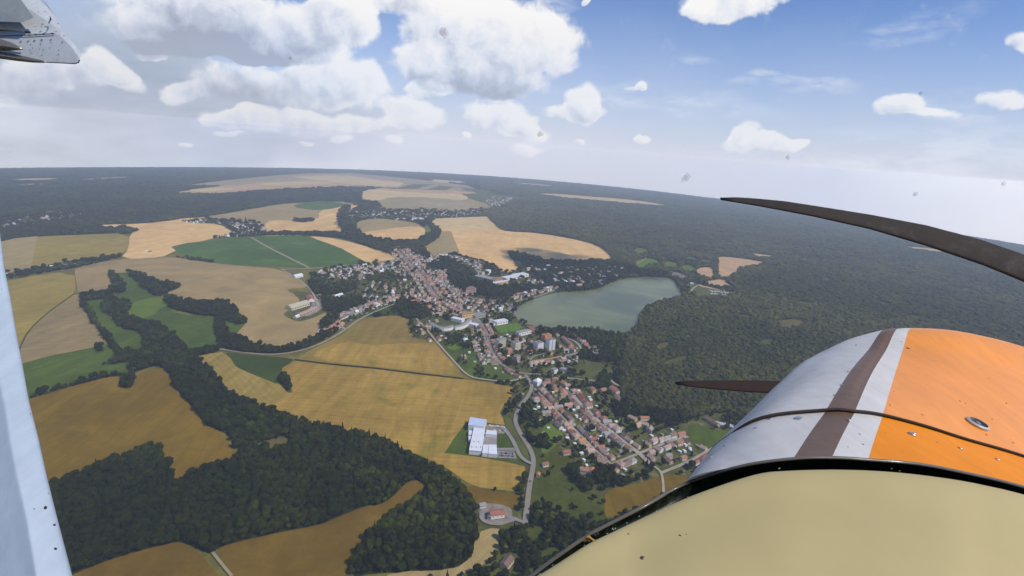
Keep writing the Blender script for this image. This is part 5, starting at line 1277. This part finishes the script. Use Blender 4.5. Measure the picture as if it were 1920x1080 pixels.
# ------------------------------------------------------------------ trees, planted
strut_px = [(-60, 300), (0, 430), (60, 740), (150, 1100), (150, 1300), (-60, 1300)]
wood = wmask['near'] | wmask['valley']
idx_all = np.nonzero((wood | town_tree) & (pv < 1079) & (pu < 1919) & ~inside(pu, pv, strut_px))[0]
dist2 = C[idx_all, 0] ** 2 + C[idx_all, 1] ** 2
idx_n = idx_all[np.argsort(dist2)[:296]]
con = {'near': .42, 'valley': .15}
conifer = np.where(wmask['near'] & (pu > 660), .34, np.where(wmask['near'], .10, .07))
pick, sc = tree_attrs(len(C), C[:, 2], conifer, rs)
taken = np.zeros(len(C), bool); taken[idx_n] = True
first = {}
for i in idx_n:
    k = int(pick[i]); u, v = pu[i], pv[i]
    e = empty('conifer_tree' if k > 3 else 'broadleaf_tree', (float(C[i, 0]), float(C[i, 1]), float(cz[i]) + .3), float(rs.uniform(0, 6.28)))
    e.scale = tuple(float(q) for q in sc[i])
    kind_ = 'pointed dark conifer' if k > 3 else ('round dark green broadleaf tree' if k in (0, 2) else 'round olive green broadleaf tree')
    where = ('in the wood beside the wing strut, above the bottom brown field' if u < 420 and v < 1078 else
             'in the lower edge of the wood above the brown tongue of field' if u < 640 else
             'in the rounded wood between the brown tongue and the farmyard' if u < 895 else 'among the bottom trees near the half hidden cottage')
    lab = f"{'tall' if sc[i][2] > .8 else 'small'} {kind_} {where}"; lab = lab if len(lab.split()) <= 16 else lab.replace('dark green ', '').replace('olive green ', 'olive ')
    tag(e, lab, 'tree', f'trees {where}')
    cr = link('crown', CROWNS[k], e); link('trunk', TRUNK, e); first.setdefault(k, cr)
for k in range(6):
    if k not in first:   # not among the nearest: take the kind's crown from the next tree of that kind
        i = [j for j in np.nonzero(wood)[0] if pick[j] == k and not taken[j]][0]; taken[i] = True
        e = empty('conifer_tree' if k > 3 else 'broadleaf_tree', (float(C[i, 0]), float(C[i, 1]), float(cz[i]))); tag(e, 'round dark tree in the middle of the near wood', 'tree', 'trees in the near wood')
        first[k] = link('crown', CROWNS[k], e); link('trunk', TRUNK, e)
PROTO += [first[k] for k in range(6)]
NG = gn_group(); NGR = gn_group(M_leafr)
def mass(name, mk, label, cat='wood', ng=None):
    mk = mk & ~taken
    i = np.nonzero(mk)[0]
    print(name, len(i))
    plant_mass(name, C[i, 0], C[i, 1], cz[i] + .3, pick[i], sc[i], label, cat, ng)
mass('woodland', wmask['near'], 'dark mixed wood covering the slopes at the bottom left')
mass('woodland', wmask['valley'] & ~wmask['near'], 'winding wooded valley and thick hedges between the fields')
mass('garden_trees', town_tree & ~wmask['castle'] & ~wmask['river'] & ~wood, 'garden trees scattered among the houses of the town', 'trees')
mass('woodland', wmask['castle'] & town_tree, 'dark woods on the castle hill and along the lake shore')
mass('woodland', wmask['river'] & town_tree, 'dark wooded river bend round the oval field')
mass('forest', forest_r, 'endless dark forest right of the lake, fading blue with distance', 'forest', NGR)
mass('forest', forest_l, 'dark bluish forest across the far left', 'forest')

# ------------------------------------------------------------------ the aircraft
from mathutils.bvhtree import BVHTree
AC = empty('aircraft', tuple(W(1700, 760, 1.7)))
tag(AC, 'small high wing aircraft seen from its cockpit, orange, white and brown cowling', 'aircraft')
AO = Vector(AC.location)
def cr(p0, p1, p2, p3, t_):
    return .5 * ((2 * p1) + (-p0 + p2) * t_ + (2 * p0 - 5 * p1 + 4 * p2 - p3) * t_ ** 2 + (-p0 + 3 * p1 - 3 * p2 + p3) * t_ ** 3)
def resample(P, n):
    out = []
    for i in range(len(P) - 1):
        a, b_, c, d_ = P[max(0, i - 1)], P[i], P[i + 1], P[min(len(P) - 1, i + 2)]
        for k in range(n): out.append(cr(a, b_, c, d_, k / n))
    out.append(P[-1]); return out
def loft(name, rows, mats, nu=6, nv=6, colmat=None, parent=AC, thick=0.0, smooth=True, flip=False):
    """rows of (u, v, depth) -> one smooth skin; colmat gives the paint between neighbouring columns"""
    R3 = [[W(*p) - AO for p in r] for r in rows]
    R3 = [resample(r, nu) for r in R3]
    cols = list(zip(*R3)); cols = [resample(list(c), nv) for c in cols]
    nr, nc = len(cols[0]), len(cols)
    vs = [cols[j][i] for i in range(nr) for j in range(nc)]
    fs, mi = [], []
    for i in range(nr - 1):
        for j in range(nc - 1):
            f = (i * nc + j, i * nc + j + 1, (i + 1) * nc + j + 1, (i + 1) * nc + j)
            fs.append(f[::-1] if flip else f); mi.append(colmat[min(j // nu, len(colmat) - 1)] if colmat else 0)
    me = mesh(name, vs, fs, mats, smooth=smooth, mi=mi)
    o = link(name, me, parent)
    if thick:
        md = o.modifiers.new('skin', 'SOLIDIFY'); md.thickness = thick; md.offset = 0
    return o, BVHTree.FromPolygons([tuple(v + AO) for v in vs], fs)
def paint(name, c, rough=.42, coat=.10, dirt=.5, metal=0.0, dscale=22):
    m, t, b = base_mat(name, rough, .22, metal, coat)
    b.inputs['Coat Roughness'].default_value = .12
    pos = t.new('ShaderNodeTexCoord').outputs['Object']
    n = t.noise(pos, 3.0, 5, .65, .3)
    col = t.vmath('SCALE', tuple(c), scale=t.map(n, .3, .7, .93, 1.05))
    vo = t.new('ShaderNodeTexVoronoi'); t.put(vo.inputs['Vector'], pos); vo.inputs['Scale'].default_value = dscale; vo.inputs['Randomness'].default_value = 1
    n2 = t.noise(pos, 90, 3, .7)
    spot = t.map(t.math('ADD', vo.outputs['Distance'], t.math('MULTIPLY', n2, .10)), .085, .12, dirt, 0, True)
    n3 = t.noise(pos, 5, 2)
    spot = t.math('MULTIPLY', spot, t.map(n3, .5, .56, 0, 1))
    col = t.mix(spot, col, (.12, .08, .05))
    stv = t.new('ShaderNodeMapping'); t.put(stv.inputs[0], pos); stv.inputs['Scale'].default_value = (1, .10, .6)
    col = t.vmath('SCALE', col, scale=t.map(t.noise(stv.outputs[0], 30, 5, .65), .35, .75, 1.03, .88))
    gr = t.noise(pos, 14, 6, .7)
    col = t.mix(t.map(gr, .5, .8, 0, .12), col, (.25, .2, .15))
    t.put(b.inputs['Base Color'], col)
    t.put(b.inputs['Roughness'], t.map(gr, .3, .7, rough * .8, rough * 1.3))
    return m
P_white = paint('white_aircraft_paint', (.74, .70, .63)); P_brown = paint('brown_stripe_paint', (.175, .105, .062)); P_or = paint('orange_aircraft_paint', (.98, .35, .045), coat=.3); P_or2 = paint('deep_orange_aircraft_paint', (.92, .29, .012), rough=.6, coat=.0)
M_black = plain('black_rubber', (.012, .013, .012), .45, .4, .3, 20); M_seam = paint('dark_rubber_strip', (.060, .040, .030), .75, .0, .2)
M_steel = plain('worn_steel', (.55, .54, .52), .3, .5, .15, 60, metal=.8)
cE = [(1330, 985, 1.40), (1285, 906, 1.28), (1390, 873, 1.22), (1488, 859, 1.20), (1560, 857, 1.20), (1628, 861, 1.20), (1720, 869, 1.20), (1810, 886, 1.21), (1925, 914, 1.23), (2120, 975, 1.28), (2350, 1080, 1.36)]
cD = [(1385, 935, 1.78), (1322, 862, 1.62), (1412, 789, 1.53), (1549, 769, 1.50), (1603, 771, 1.50), (1655, 778, 1.50), (1735, 799, 1.50), (1810, 823, 1.51), (1925, 857, 1.53), (2120, 925, 1.58), (2350, 1030, 1.66)]
cC = [(1460, 885, 2.10), (1392, 796, 1.96), (1475, 733, 1.88), (1592, 699, 1.85), (1633, 703, 1.85), (1676, 708, 1.85), (1750, 720, 1.85), (1820, 736, 1.86), (1925, 764, 1.88), (2120, 830, 1.93), (2350, 930, 2.0)]
cB2 = [(1510, 845, 2.35), (1447, 741, 2.24), (1525, 686, 2.18), (1628, 656, 2.15), (1661, 657, 2.15), (1692, 658, 2.15), (1758, 663, 2.15), (1825, 674, 2.16), (1925, 700, 2.18), (2110, 765, 2.22), (2330, 860, 2.3)]
cB = [(1570, 800, 2.7), (1502, 703, 2.52), (1577, 645, 2.45), (1660, 618, 2.42), (1685, 616, 2.42), (1708, 615, 2.42), (1765, 617, 2.42), (1830, 627, 2.43), (1925, 652, 2.45), (2100, 715, 2.5), (2300, 800, 2.56)]
cA = [(1640, 800, 2.95), (1560, 740, 2.85), (1620, 690, 2.78), (1685, 665, 2.72), (1705, 662, 2.72), (1725, 662, 2.72), (1780, 664, 2.72), (1840, 674, 2.73), (1930, 700, 2.75), (2100, 760, 2.8), (2300, 850, 2.85)]
CM = [0, 0, 0, 1, 0, 2, 2, 2, 2, 2]
def lift(r, dv, k): return [(u, v + dv, d_ * k) for u, v, d_ in r]
cowl, bvF = loft('front_cowling', [cA, cB, cB2, cC, cD], [P_white, P_brown, P_or], 6, 6, CM)
rear, bvR = loft('rear_cowling', [lift(cD, 1.5, 1.004), [((a[0] + b_[0]) / 2, (a[1] + b_[1]) / 2 - 2, (a[2] + b_[2]) / 2) for a, b_ in zip(cD, cE)], cE], [P_white, P_brown, P_or2], 6, 5, CM)
def hit(u, v, bvs):
    best = None
    for bv in bvs:
        h = bv.ray_cast(Vector((0, 0, H)), ray(u, v).normalized())
        if h[0] is not None and (best is None or h[3] < best[3]): best = h
    if best is None: return None
    n = best[1]
    if n.dot(ray(u, v)) > 0: n = -n
    return best[0], n
def tube(name, pts, rad, mat, parent=AC, n=8, flat=1.0):
    """pts absolute; a bent rod"""
    vs, fs = [], []
    for i, p in enumerate(pts):
        a = pts[max(0, i - 1)]; c = pts[min(len(pts) - 1, i + 1)]; d_ = (c - a).normalized()
        e1 = d_.cross(up).normalized(); e2 = d_.cross(e1).normalized()
        r_ = rad[i] if isinstance(rad, (list, tuple)) else rad
        for k in range(n):
            q = 2 * math.pi * k / n; vs.append(p - AO + e1 * math.cos(q) * r_ + e2 * math.sin(q) * r_ * flat)
        if i:
            for k in range(n): fs.append(((i - 1) * n + k, (i - 1) * n + (k + 1) % n, i * n + (k + 1) % n, i * n + k))
    fs += [tuple(range(n))[::-1], tuple(range(len(vs) - n, len(vs)))]
    return link(name, mesh(name, vs, fs, mat, smooth=True), parent)
seam = resample([W(u, v - 1, d_ * .999) for u, v, d_ in cD[1:]], 8); tube('seam_strip', seam, .0082, M_seam, flat=.4)
edge = resample([W(u, v + 1, d_ * .997) for u, v, d_ in [(985, 1088, 1.16), (1047, 1041, 1.17), (1112, 998, 1.19), (1204, 950, 1.22)] + cE[1:]], 8); tube('edge_trim', edge, .0045, paint('edge_metal', (.16, .14, .11), .3, .3), flat=.8)
# fasteners
def disc(name, u, v, r, h_, mat, bvs, n=14, ring=0.0, parent=AC, lift_=0.0005, dome=True):
    q = hit(u, v, bvs)
    if q is None: return
    p, nn = q; e1 = nn.orthogonal().normalized(); e2 = nn.cross(e1)
    p = p + nn * lift_
    vs, fs = [], []
    prof = [(r, 0), (r, h_ * .6), (r * .82, h_)] + ([(r - ring, h_), (r - ring, h_ * .15)] if ring else [])
    for rr, z in prof:
        for k in range(n):
            a = 2 * math.pi * k / n; vs.append(p - AO + (e1 * math.cos(a) + e2 * math.sin(a)) * rr + nn * z)
    for i in range(len(prof) - 1):
        for k in range(n): fs.append((i * n + k, i * n + (k + 1) % n, (i + 1) * n + (k + 1) % n, (i + 1) * n + k))
    fs.append(tuple(range((len(prof) - 1) * n, len(prof) * n)))
    return link(name, mesh(name, vs, fs, mat, smooth=False), parent)
for u, v in [(1443, 786), (1417, 802), (1359, 836), (1333, 858), (1592, 788), (1713, 813), (1800, 841), (1870, 862)]:
    disc('fastener', u, v, .0052, .0022, M_steel, [bvR])
for u, v in [(1497, 785), (1710, 815)]: disc('fastener', u, v, .010, .0035, M_steel, [bvR])
for u, v in [(1590, 697), (1577, 722), (1565, 741)]: disc('rivet', u, v, .004, .002, M_steel, [bvF])
for u, v in [(1670, 760), (1730, 778), (1850, 815), (1900, 830)]: disc('rivet', u, v, .0035, .0015, P_or, [bvF])
vt = disc('latch_ring', 1832, 796, .030, .009, paint('cream_latch', (.55, .5, .42), .4, .2), [bvF], n=28, ring=.006)
disc('latch_core', 1832, 796, .0235, .0045, plain('dark_latch', (.06, .055, .05), .4), [bvF], n=24, parent=vt)
disc('screw', 1832, 796, .007, .0075, M_steel, [bvF], n=12, parent=vt)

# trough between cowling and glareshield
gE = [(1003, 1085, .80), (1041, 1062, .82), (1102, 1023, .86), (1153, 998, .89), (1204, 974, .92), (1300, 931, .96), (1413, 893, 1.0), (1480, 885, 1.01), (1580, 883, 1.02), (1680, 888, 1.02), (1780, 900, 1.02), (1850, 913, 1.03), (1925, 931, 1.04), (2120, 985, 1.08), (2350, 1085, 1.15)]
oE = [(985, 1086, 1.16), (1047, 1041, 1.17), (1090, 1012, 1.18), (1153, 974, 1.20), (1204, 950, 1.22), (1295, 903, 1.27), (1390, 874, 1.225), (1488, 860, 1.205), (1560, 858, 1.205), (1660, 863, 1.205), (1750, 875, 1.21), (1810, 887, 1.215), (1925, 915, 1.235), (2120, 976, 1.285), (2350, 1081, 1.365)]
mid = [(a[0], (a[1] + b_[1]) / 2 + 26, 1.13 * (a[2] + b_[2]) / 2) for a, b_ in zip(gE, oE)]
m, t, b = base_mat('black_trough', .25, .5); pos = t.new('ShaderNodeTexCoord').outputs['Object']
nn_ = t.noise(pos, 60, 5, .8)
t.put(b.inputs['Base Color'], t.mix(t.map(nn_, .5, .62, 0, 1), (.006, .008, .006), (.02, .035, .02)))  # green mottling: reflected forest put into the trough's colour
loft('windshield_seal', [lift(oE, 2, 1.0), mid, lift(gE, 16, 1.02)], m, 5, 5)
for i, (u, v) in enumerate([(1098, 1010), (1107, 1006), (1102, 1014), (1112, 1004), (1094, 1016), (1088, 1020)]):
    a = W(u, v, 1.0 + .01 * i); tube('debris', [a, a + rt * .006 + up * .004, a + rt * .012 + up * .001 * (i - 2)], .0022, plain('yellow_debris', (.45, .26, .05)) if i % 2 == 0 else M_black)
rd = random.Random(4)
for i in range(22):
    k = rd.uniform(0, 9.6); j = int(k); f = k - j; a = gE[j]; b_ = gE[j + 1]; u = a[0] + (b_[0] - a[0]) * f; v = a[1] + (b_[1] - a[1]) * f - rd.uniform(1, 9)
    p = W(u, v, (a[2] + (b_[2] - a[2]) * f) * 1.015); tube('debris', [p, p + rt * rd.uniform(.001, .003) + up * rd.uniform(-.002, .003)], rd.uniform(.0003, .0007), plain('pale_dust', (.5, .52, .42)), n=5)
# glareshield
m, t, b = base_mat('tan_vinyl', .62, .3); pos = t.new('ShaderNodeTexCoord').outputs['Object']
n1 = t.noise(pos, 2.2, 5, .6); n2 = t.noise(pos, 260, 3, .6)
t.put(b.inputs['Base Color'], t.mix(t.map(n1, .3, .7), (.45, .365, .165), (.52, .425, .20)))
bp = t.new('ShaderNodeBump'); bp.inputs['Strength'].default_value = .12; bp.inputs['Distance'].default_value = .001; t.put(bp.inputs['Height'], n2); t.put(b.inputs['Normal'], bp.outputs[0])
gs, bvG = loft('glareshield', [lift(gE, 34, 1.05), lift(gE, 10, 1.018), gE, [(u, v + 60, d_ * .93) for u, v, d_ in gE], [(u, v + 170, d_ * .82) for u, v, d_ in gE], [(u, v + 420, d_ * .66) for u, v, d_ in gE]], m, 5, 6)
M_smear = plain('insect_remains', (.10, .07, .045), .7)
def blob(name, p, nn, r, mat, squash=.35, parent=AC, seed=0):
    q = random.Random(seed); bm = bmesh.new(); bmesh.ops.create_icosphere(bm, subdivisions=2, radius=1)
    e1 = nn.orthogonal().normalized(); e2 = nn.cross(e1); kx = q.uniform(.7, 1.5)
    for v in bm.verts:
        k = 1 + q.uniform(-.3, .3); v.co = p - AO + (e1 * v.co.x * kx + e2 * v.co.y) * r * k + nn * v.co.z * r * squash
    me = bpy.data.meshes.new(name); bm.to_mesh(me); bm.free(); me.materials.append(mat); me.shade_smooth(); return link(name, me, parent)
for i, (u, v, r) in enumerate([(1204, 1046, .003), (1275, 1004, .0022), (1178, 1001, .0012), (1287, 1002, .001)]):
    q = hit(u, v, [bvG]); q and blob('crumb', q[0], q[1], r, M_smear, .3, seed=i)
for i, (u, v, r) in enumerate([(1702, 653, .010), (1605, 647, .006), (1690, 640, .004), (1676, 734, .0035), (1810, 756, .004), (1853, 710, .003), (1612, 814, .0045), (1618, 833, .004), (1590, 838, .003), (1757, 829, .004), (1860, 786, .004), (1660, 812, .003), (1800, 752, .004), (1887, 756, .005)]):
    q = hit(u, v, [bvF, bvR]); q and blob('insect_smudge', q[0], q[1], r * .7, M_smear, .12, seed=i + 10)

# windshield
m = bpy.data.materials.new('clear_acrylic'); m.use_nodes = True; nt = m.node_tree; nt.nodes.remove(nt.nodes['Principled BSDF'])
tb = nt.nodes.new('ShaderNodeBsdfTransparent'); tb.inputs[0].default_value = (1, 1, 1, 1); nt.links.new(tb.outputs[0], [n for n in nt.nodes if n.type == 'OUTPUT_MATERIAL'][0].inputs[0])
base_row = [(400, 1500, .85)] + [(u, v - 4, d_ * 1.06) for u, v, d_ in gE]
def wrow(v, d_, l): return [(l + i * (2400 - l) / (len(base_row) - 1), v + (i / (len(base_row) - 1) - .5) ** 2 * 60, d_) for i in range(len(base_row))]
ws, bvW = loft('windshield', [base_row, wrow(760, .93, 150), wrow(400, .84, 40), wrow(60, .74, 0), wrow(-300, .62, 0)], m, 4, 5)
m, t, b = base_mat('windshield_smudge', .8, .2); b.inputs['Base Color'].default_value = (.22, .19, .16, 1)
geo = t.new('ShaderNodeNewGeometry'); pos = t.new('ShaderNodeTexCoord').outputs['Object']
b.inputs['Alpha'].default_value = .10; M_sm = m
for i, (u, v, r) in enumerate([(831, 61, 9), (1012, 251, 6), (1285, 333, 7), (1476, 295, 4.5), (1715, 364, 5.5), (1725, 175, 4), (1393, 707, 5), (1880, 345, 6), (543, 109, 2.5)]):
    q = hit(u, v, [bvW])
    if q:
        blob('insect_smudge', q[0], q[1], r * .75 / F * .62, M_sm, .15, seed=i + 40); blob('insect_smudge', q[0] + rt * .001, q[1], r * .75 / F * 1.0, M_sm, .1, seed=i + 60)

# propeller
HUB = W(2230, 790, 3.05)
P = link('propeller', mesh('propeller', *(lambda vs_, fs_: (box(vs_, fs_, -.09, .09, -.09, .09, -.09, .09, True), vs_, fs_)[1:])([], []), plain('hub_metal', (.3, .3, .3), .4, metal=.7)), AC, tuple(HUB - AO))
M_blade = paint('dark_blade_paint', (.046, .037, .031), .8, .0, .0)
def blade(topl, botl, d0, d1, pitch_=.018, mat=M_blade):
    n = len(topl); vs, fs = [], []; m_ = 10
    for i in range(n):
        f = i / (n - 1); d_ = d0 + (d1 - d0) * f; a = W(*topl[i], d_ + pitch_ * (1 + 2 * f)); c = W(*botl[i], d_ - pitch_ * (1 + 2 * f)); ch = (c - a); th = ch.length * .16 + .0015
        nrm = ray(*topl[i]).normalized(); nrm = (nrm - ch.normalized() * nrm.dot(ch.normalized())).normalized()
        for k in range(m_):
            q = 2 * math.pi * k / m_; s = (1 - math.cos(q)) / 2
            vs.append(a + ch * s + nrm * math.sin(q) * th * (.6 if math.sin(q) < 0 else 1) - AO - (HUB - AO))
        if i:
            for k in range(m_): fs.append(((i - 1) * m_ + k, (i - 1) * m_ + (k + 1) % m_, i * m_ + (k + 1) % m_, i * m_ + k))
    fs += [tuple(range(m_))[::-1], tuple(range(len(vs) - m_, len(vs)))]
    return link('blade', mesh('blade', vs, fs, mat, smooth=True), P)
blade([(1350, 371), (1380, 370), (1417, 372), (1470, 377), (1523, 385), (1630, 402), (1736, 422), (1842, 450), (1925, 479), (2050, 545), (2180, 700)], [(1351, 374), (1380, 379), (1417, 385), (1470, 395), (1523, 405), (1630, 429), (1736, 461), (1842, 497), (1925, 531), (2030, 610), (2150, 730)], 3.3, 3.05)
blade([(1266, 717), (1290, 714), (1340, 713), (1400, 713), (1470, 714), (1560, 716), (1800, 735), (2150, 790)], [(1267, 720), (1290, 724), (1340, 730), (1400, 735), (1470, 739), (1560, 745), (1800, 775), (2160, 830)], 3.3, 3.05, mat=paint('brown_blade_paint', (.045, .028, .024), .8, .0, .0))

# wing strut
P_strut = paint('shaded_white_paint', (.43, .50, .57), .45, .15, .0, dscale=60)  # white strut, its bluish shade under the wing put into the colour
right = [(-12, 380), (0, 438), (8, 500), (20, 560), (30, 620), (43, 687), (55, 753), (72, 820), (88, 893), (108, 973), (136, 1080), (165, 1190)]
ridge = [(-100, 380), (-80, 438), (-62, 500), (-45, 560), (-28, 620), (-10, 687), (6, 753), (17, 820), (31, 893), (49, 973), (67, 1080), (88, 1190)]
rows = []
for i, (r_, g) in enumerate(zip(right, ridge)):
    d_ = 1.75 - i * .055
    rows.append([(g[0] - 190, g[1], d_ + .10), (g[0] - 110, g[1], d_ + .045), (g[0] - 34, g[1], d_ + .016), (g[0] - 10, g[1], d_ + .005), (g[0], g[1], d_), (g[0] + 8, g[1], d_ + .003), (r_[0] - 22, r_[1], d_ + .022), (r_[0] - 6, r_[1], d_ + .034), (r_[0], r_[1], d_ + .05), (r_[0] - 8, r_[1], d_ + .075), (r_[0] - 60, r_[1], d_ + .12), (g[0] - 190, g[1], d_ + .16)])
st, bvS = loft('wing_strut', rows, P_strut, 2, 2)
for i, (u, v, r) in enumerate([(85, 952, .0042), (64, 954, .0016), (102, 984, .0026), (104, 1029, .0026), (57, 776, .0016), (95, 909, .002), (3, 542, .0012), (46, 700, .0012), (91, 925, .0015)]):
    q = hit(u, v, [bvS]); q and blob('insect_smudge', q[0], q[1], r, M_black, .3, seed=i + 90)

# wing tip
P_wing = paint('dirty_white_wing_paint', (.50, .53, .55), .5, .1, .35, dscale=9)
WD = 4.6
def plate(name, px, depths, th, mat, parent=AC):
    n = len(px); v1 = [W(u, v, d_) - AO for (u, v), d_ in zip(px, depths)]; off = (up * .8 + fwd * .25).normalized() * th
    vs = v1 + [v + off for v in v1]; fs = [tuple(range(n)), tuple(range(n, 2 * n))[::-1]] + [(i, n + i, n + (i + 1) % n, (i + 1) % n) for i in range(n)]
    o = link(name, mesh(name, vs, fs, mat), parent); md = o.modifiers.new('edge', 'BEVEL'); md.width = .012; md.segments = 2; return o
wg = plate('wing', [(-120, 66), (101, 62), (112, 66), (134, 88), (147, 106), (149, 112), (147, 117), (141, 119), (85, 116), (40, 111), (0, 107), (-120, 96)], [4.5] * 12, .05, P_wing)
plate('leading_edge', [(-120, -90), (20, -70), (66, -2), (88, 18), (101, 38), (112, 65), (101, 61.5), (-120, 65)], [4.75, 4.75, 4.7, 4.65, 4.6, 4.52, 4.52, 4.52], .06, P_wing, wg)
plate('wing_recess_shade', [(-120, -40), (30, -12), (62, 34), (40, 42), (-120, 36)], [4.50, 4.49, 4.44, 4.42, 4.44], .01, paint('shaded_wing_paint', (.24, .27, .28), .6, .1, .3, dscale=9), wg)  # shade of the hollow put into a darker flat plate
tube('seam', [W(-120, 69, 4.49), W(0, 67.5, 4.49), W(60, 65.5, 4.49), W(102, 63, 4.49)], .003, M_black, wg)
for u, v in [(66, 65), (80, 64), (54, 66), (40, 66.5), (97, 63)]: tube('rivet', [W(u, v, 4.47), W(u + 2, v, 4.47)], .006, M_black, wg, n=6)
for u, v in [(57, 84), (76, 82), (80, 94), (109, 94), (109, 102), (77, 74), (95, 80), (60, 90)]: tube('rivet', [W(u, v, 4.475), W(u + 1.5, v, 4.475)], .003, M_black, wg, n=6)
tube('scoop', [W(94, 31, 4.5), W(95, 36, 4.48), W(91, 44, 4.46)], [.002, .006, .002], M_black, wg)
for u, v, r in [(79, 45, .008), (86, 50, .010), (72, 22, .004), (84, 21, .004), (21, 41, .006), (43, 40, .006), (109, 44, .005), (120, 67, .005)]: tube('stain', [W(u - 1, v, 4.47), W(u + 1, v + .5, 4.47)], r, plain('grease', (.16, .14, .12)), wg, n=7, flat=.4)
P_fair = paint('bronze_metal', (.30, .26, .21), .25, .3, .2, metal=.6)
tube('hinge_fairing', [W(-60, 80, 4.3), W(-10, 84, 4.3), W(5, 84.5, 4.3), W(20, 87, 4.3), W(34, 90, 4.3), W(43, 92.5, 4.3)], [.045, .045, .042, .032, .016, .003], P_fair, wg, n=14)
tube('hinge_fairing', [W(-60, 96, 4.35), W(0, 103, 4.35), W(30, 108, 4.35), W(60, 113, 4.35), W(80, 115.5, 4.35), W(86, 116.5, 4.35)], [.032, .030, .026, .018, .010, .003], P_fair, wg, n=12)
tube('aileron_rod', [W(-60, 52, 4.4), W(0, 55, 4.4), W(30, 58, 4.4), W(48, 60, 4.4)], [.028, .014, .006, .004], paint('dark_rod', (.10, .09, .08), .4, .2), wg, n=8)
tube('rod_end', [W(48, 60, 4.38), W(56, 61, 4.38)], .009, M_black, wg, n=8)
tube('trailing_edge_strip', [W(30, 109, 4.46), W(85, 116.5, 4.46), W(140, 119.3, 4.46), W(147, 117.5, 4.46), W(149.5, 112, 4.46)], .004, M_black, wg)

# ------------------------------------------------------------------ low clouds above the frame
M_cloud = plain('cloud_white', (.85, .86, .88), 1.0, 0.0, .03, .002); M_cloud.node_tree.nodes['Principled BSDF'].inputs['Alpha'].default_value = .14
def cloud(ring, alt, label):
    """a puffy cumulus whose shadow falls on the ground ring (photograph pixels)"""
    g = [G(u, v) for u, v in ring]; k = alt / math.sin(SUN_EL)
    cx, cy = sum(q[0] for q in g) / len(g), sum(q[1] for q in g) / len(g)
    P = [(x + sun_dir.x * k, y + sun_dir.y * k) for x, y in g]
    q = random.Random(5); bm = bmesh.new(); xs = [p[0] for p in P]; ys = [p[1] for p in P]; n = 0
    rad = math.sqrt(abs(sum(P[i][0] * P[(i + 1) % len(P)][1] - P[(i + 1) % len(P)][0] * P[i][1] for i in range(len(P)))) / 2) * .13
    while n < 130:
        x, y = q.uniform(min(xs), max(xs)), q.uniform(min(ys), max(ys))
        if not inside(np.array([x]), np.array([y]), P)[0]: continue
        n += 1; r = rad * q.uniform(.6, 1.25)
        mt = Matrix.Translation((x, y, cap(cx, cy) + alt + q.uniform(-.1, .9) * rad)) @ Matrix.Diagonal((r, r, r * .75, 1))
        b0 = len(bm.verts); bmesh.ops.create_icosphere(bm, subdivisions=2, radius=1, matrix=mt)
        bm.verts.ensure_lookup_table()
        for i in range(b0, len(bm.verts)):
            c_ = bm.verts[i].co; d_ = c_ - mt.translation; w_ = math.sin(c_.x * .05) * math.sin(c_.y * .061 + 1) * math.sin(c_.z * .07 + 2)
            bm.verts[i].co = mt.translation + d_ * (1 + .22 * w_ + q.uniform(-.03, .03))
    me = bpy.data.meshes.new('cloud'); bm.to_mesh(me); bm.free(); me.materials.append(M_cloud); me.shade_smooth()
    o = link('cloud', me); tag(o, label, 'cloud', kind='stuff')
    u, v, d_ = proj(np.array([cx + sun_dir.x * k]), np.array([cy + sun_dir.y * k]), np.array([cap(cx, cy) + alt])); print('cloud at', u, v, d_)
cloud([(950, 476), (965, 468), (1000, 467), (1060, 476), (1100, 480), (1112, 492), (1070, 500), (1000, 500), (962, 492)], 1600, 'puffy white cumulus above the field, its shadow on the tan wheat')

# ------------------------------------------------------------------ haze
def build_haze():
    vs, fs = [], []; box(vs, fs, -11500, 11500, -13000, 20800, -1250, H + 110, True)
    m = bpy.data.materials.new('haze'); m.use_nodes = True; nt = m.node_tree
    for n in list(nt.nodes):
        if n.type != 'OUTPUT_MATERIAL': nt.nodes.remove(n)
    out = [n for n in nt.nodes if n.type == 'OUTPUT_MATERIAL'][0]
    v = nt.nodes.new('ShaderNodeVolumePrincipled'); v.inputs['Density'].default_value = HAZE; v.inputs['Color'].default_value = (.71, .81, .96, 1); v.inputs['Anisotropy'].default_value = 0.0
    nt.links.new(v.outputs[0], out.inputs['Volume'])
    o = link('haze', mesh('haze', vs, fs, m)); tag(o, 'pale summer haze over the whole landscape', 'haze', kind='stuff')

build_haze()
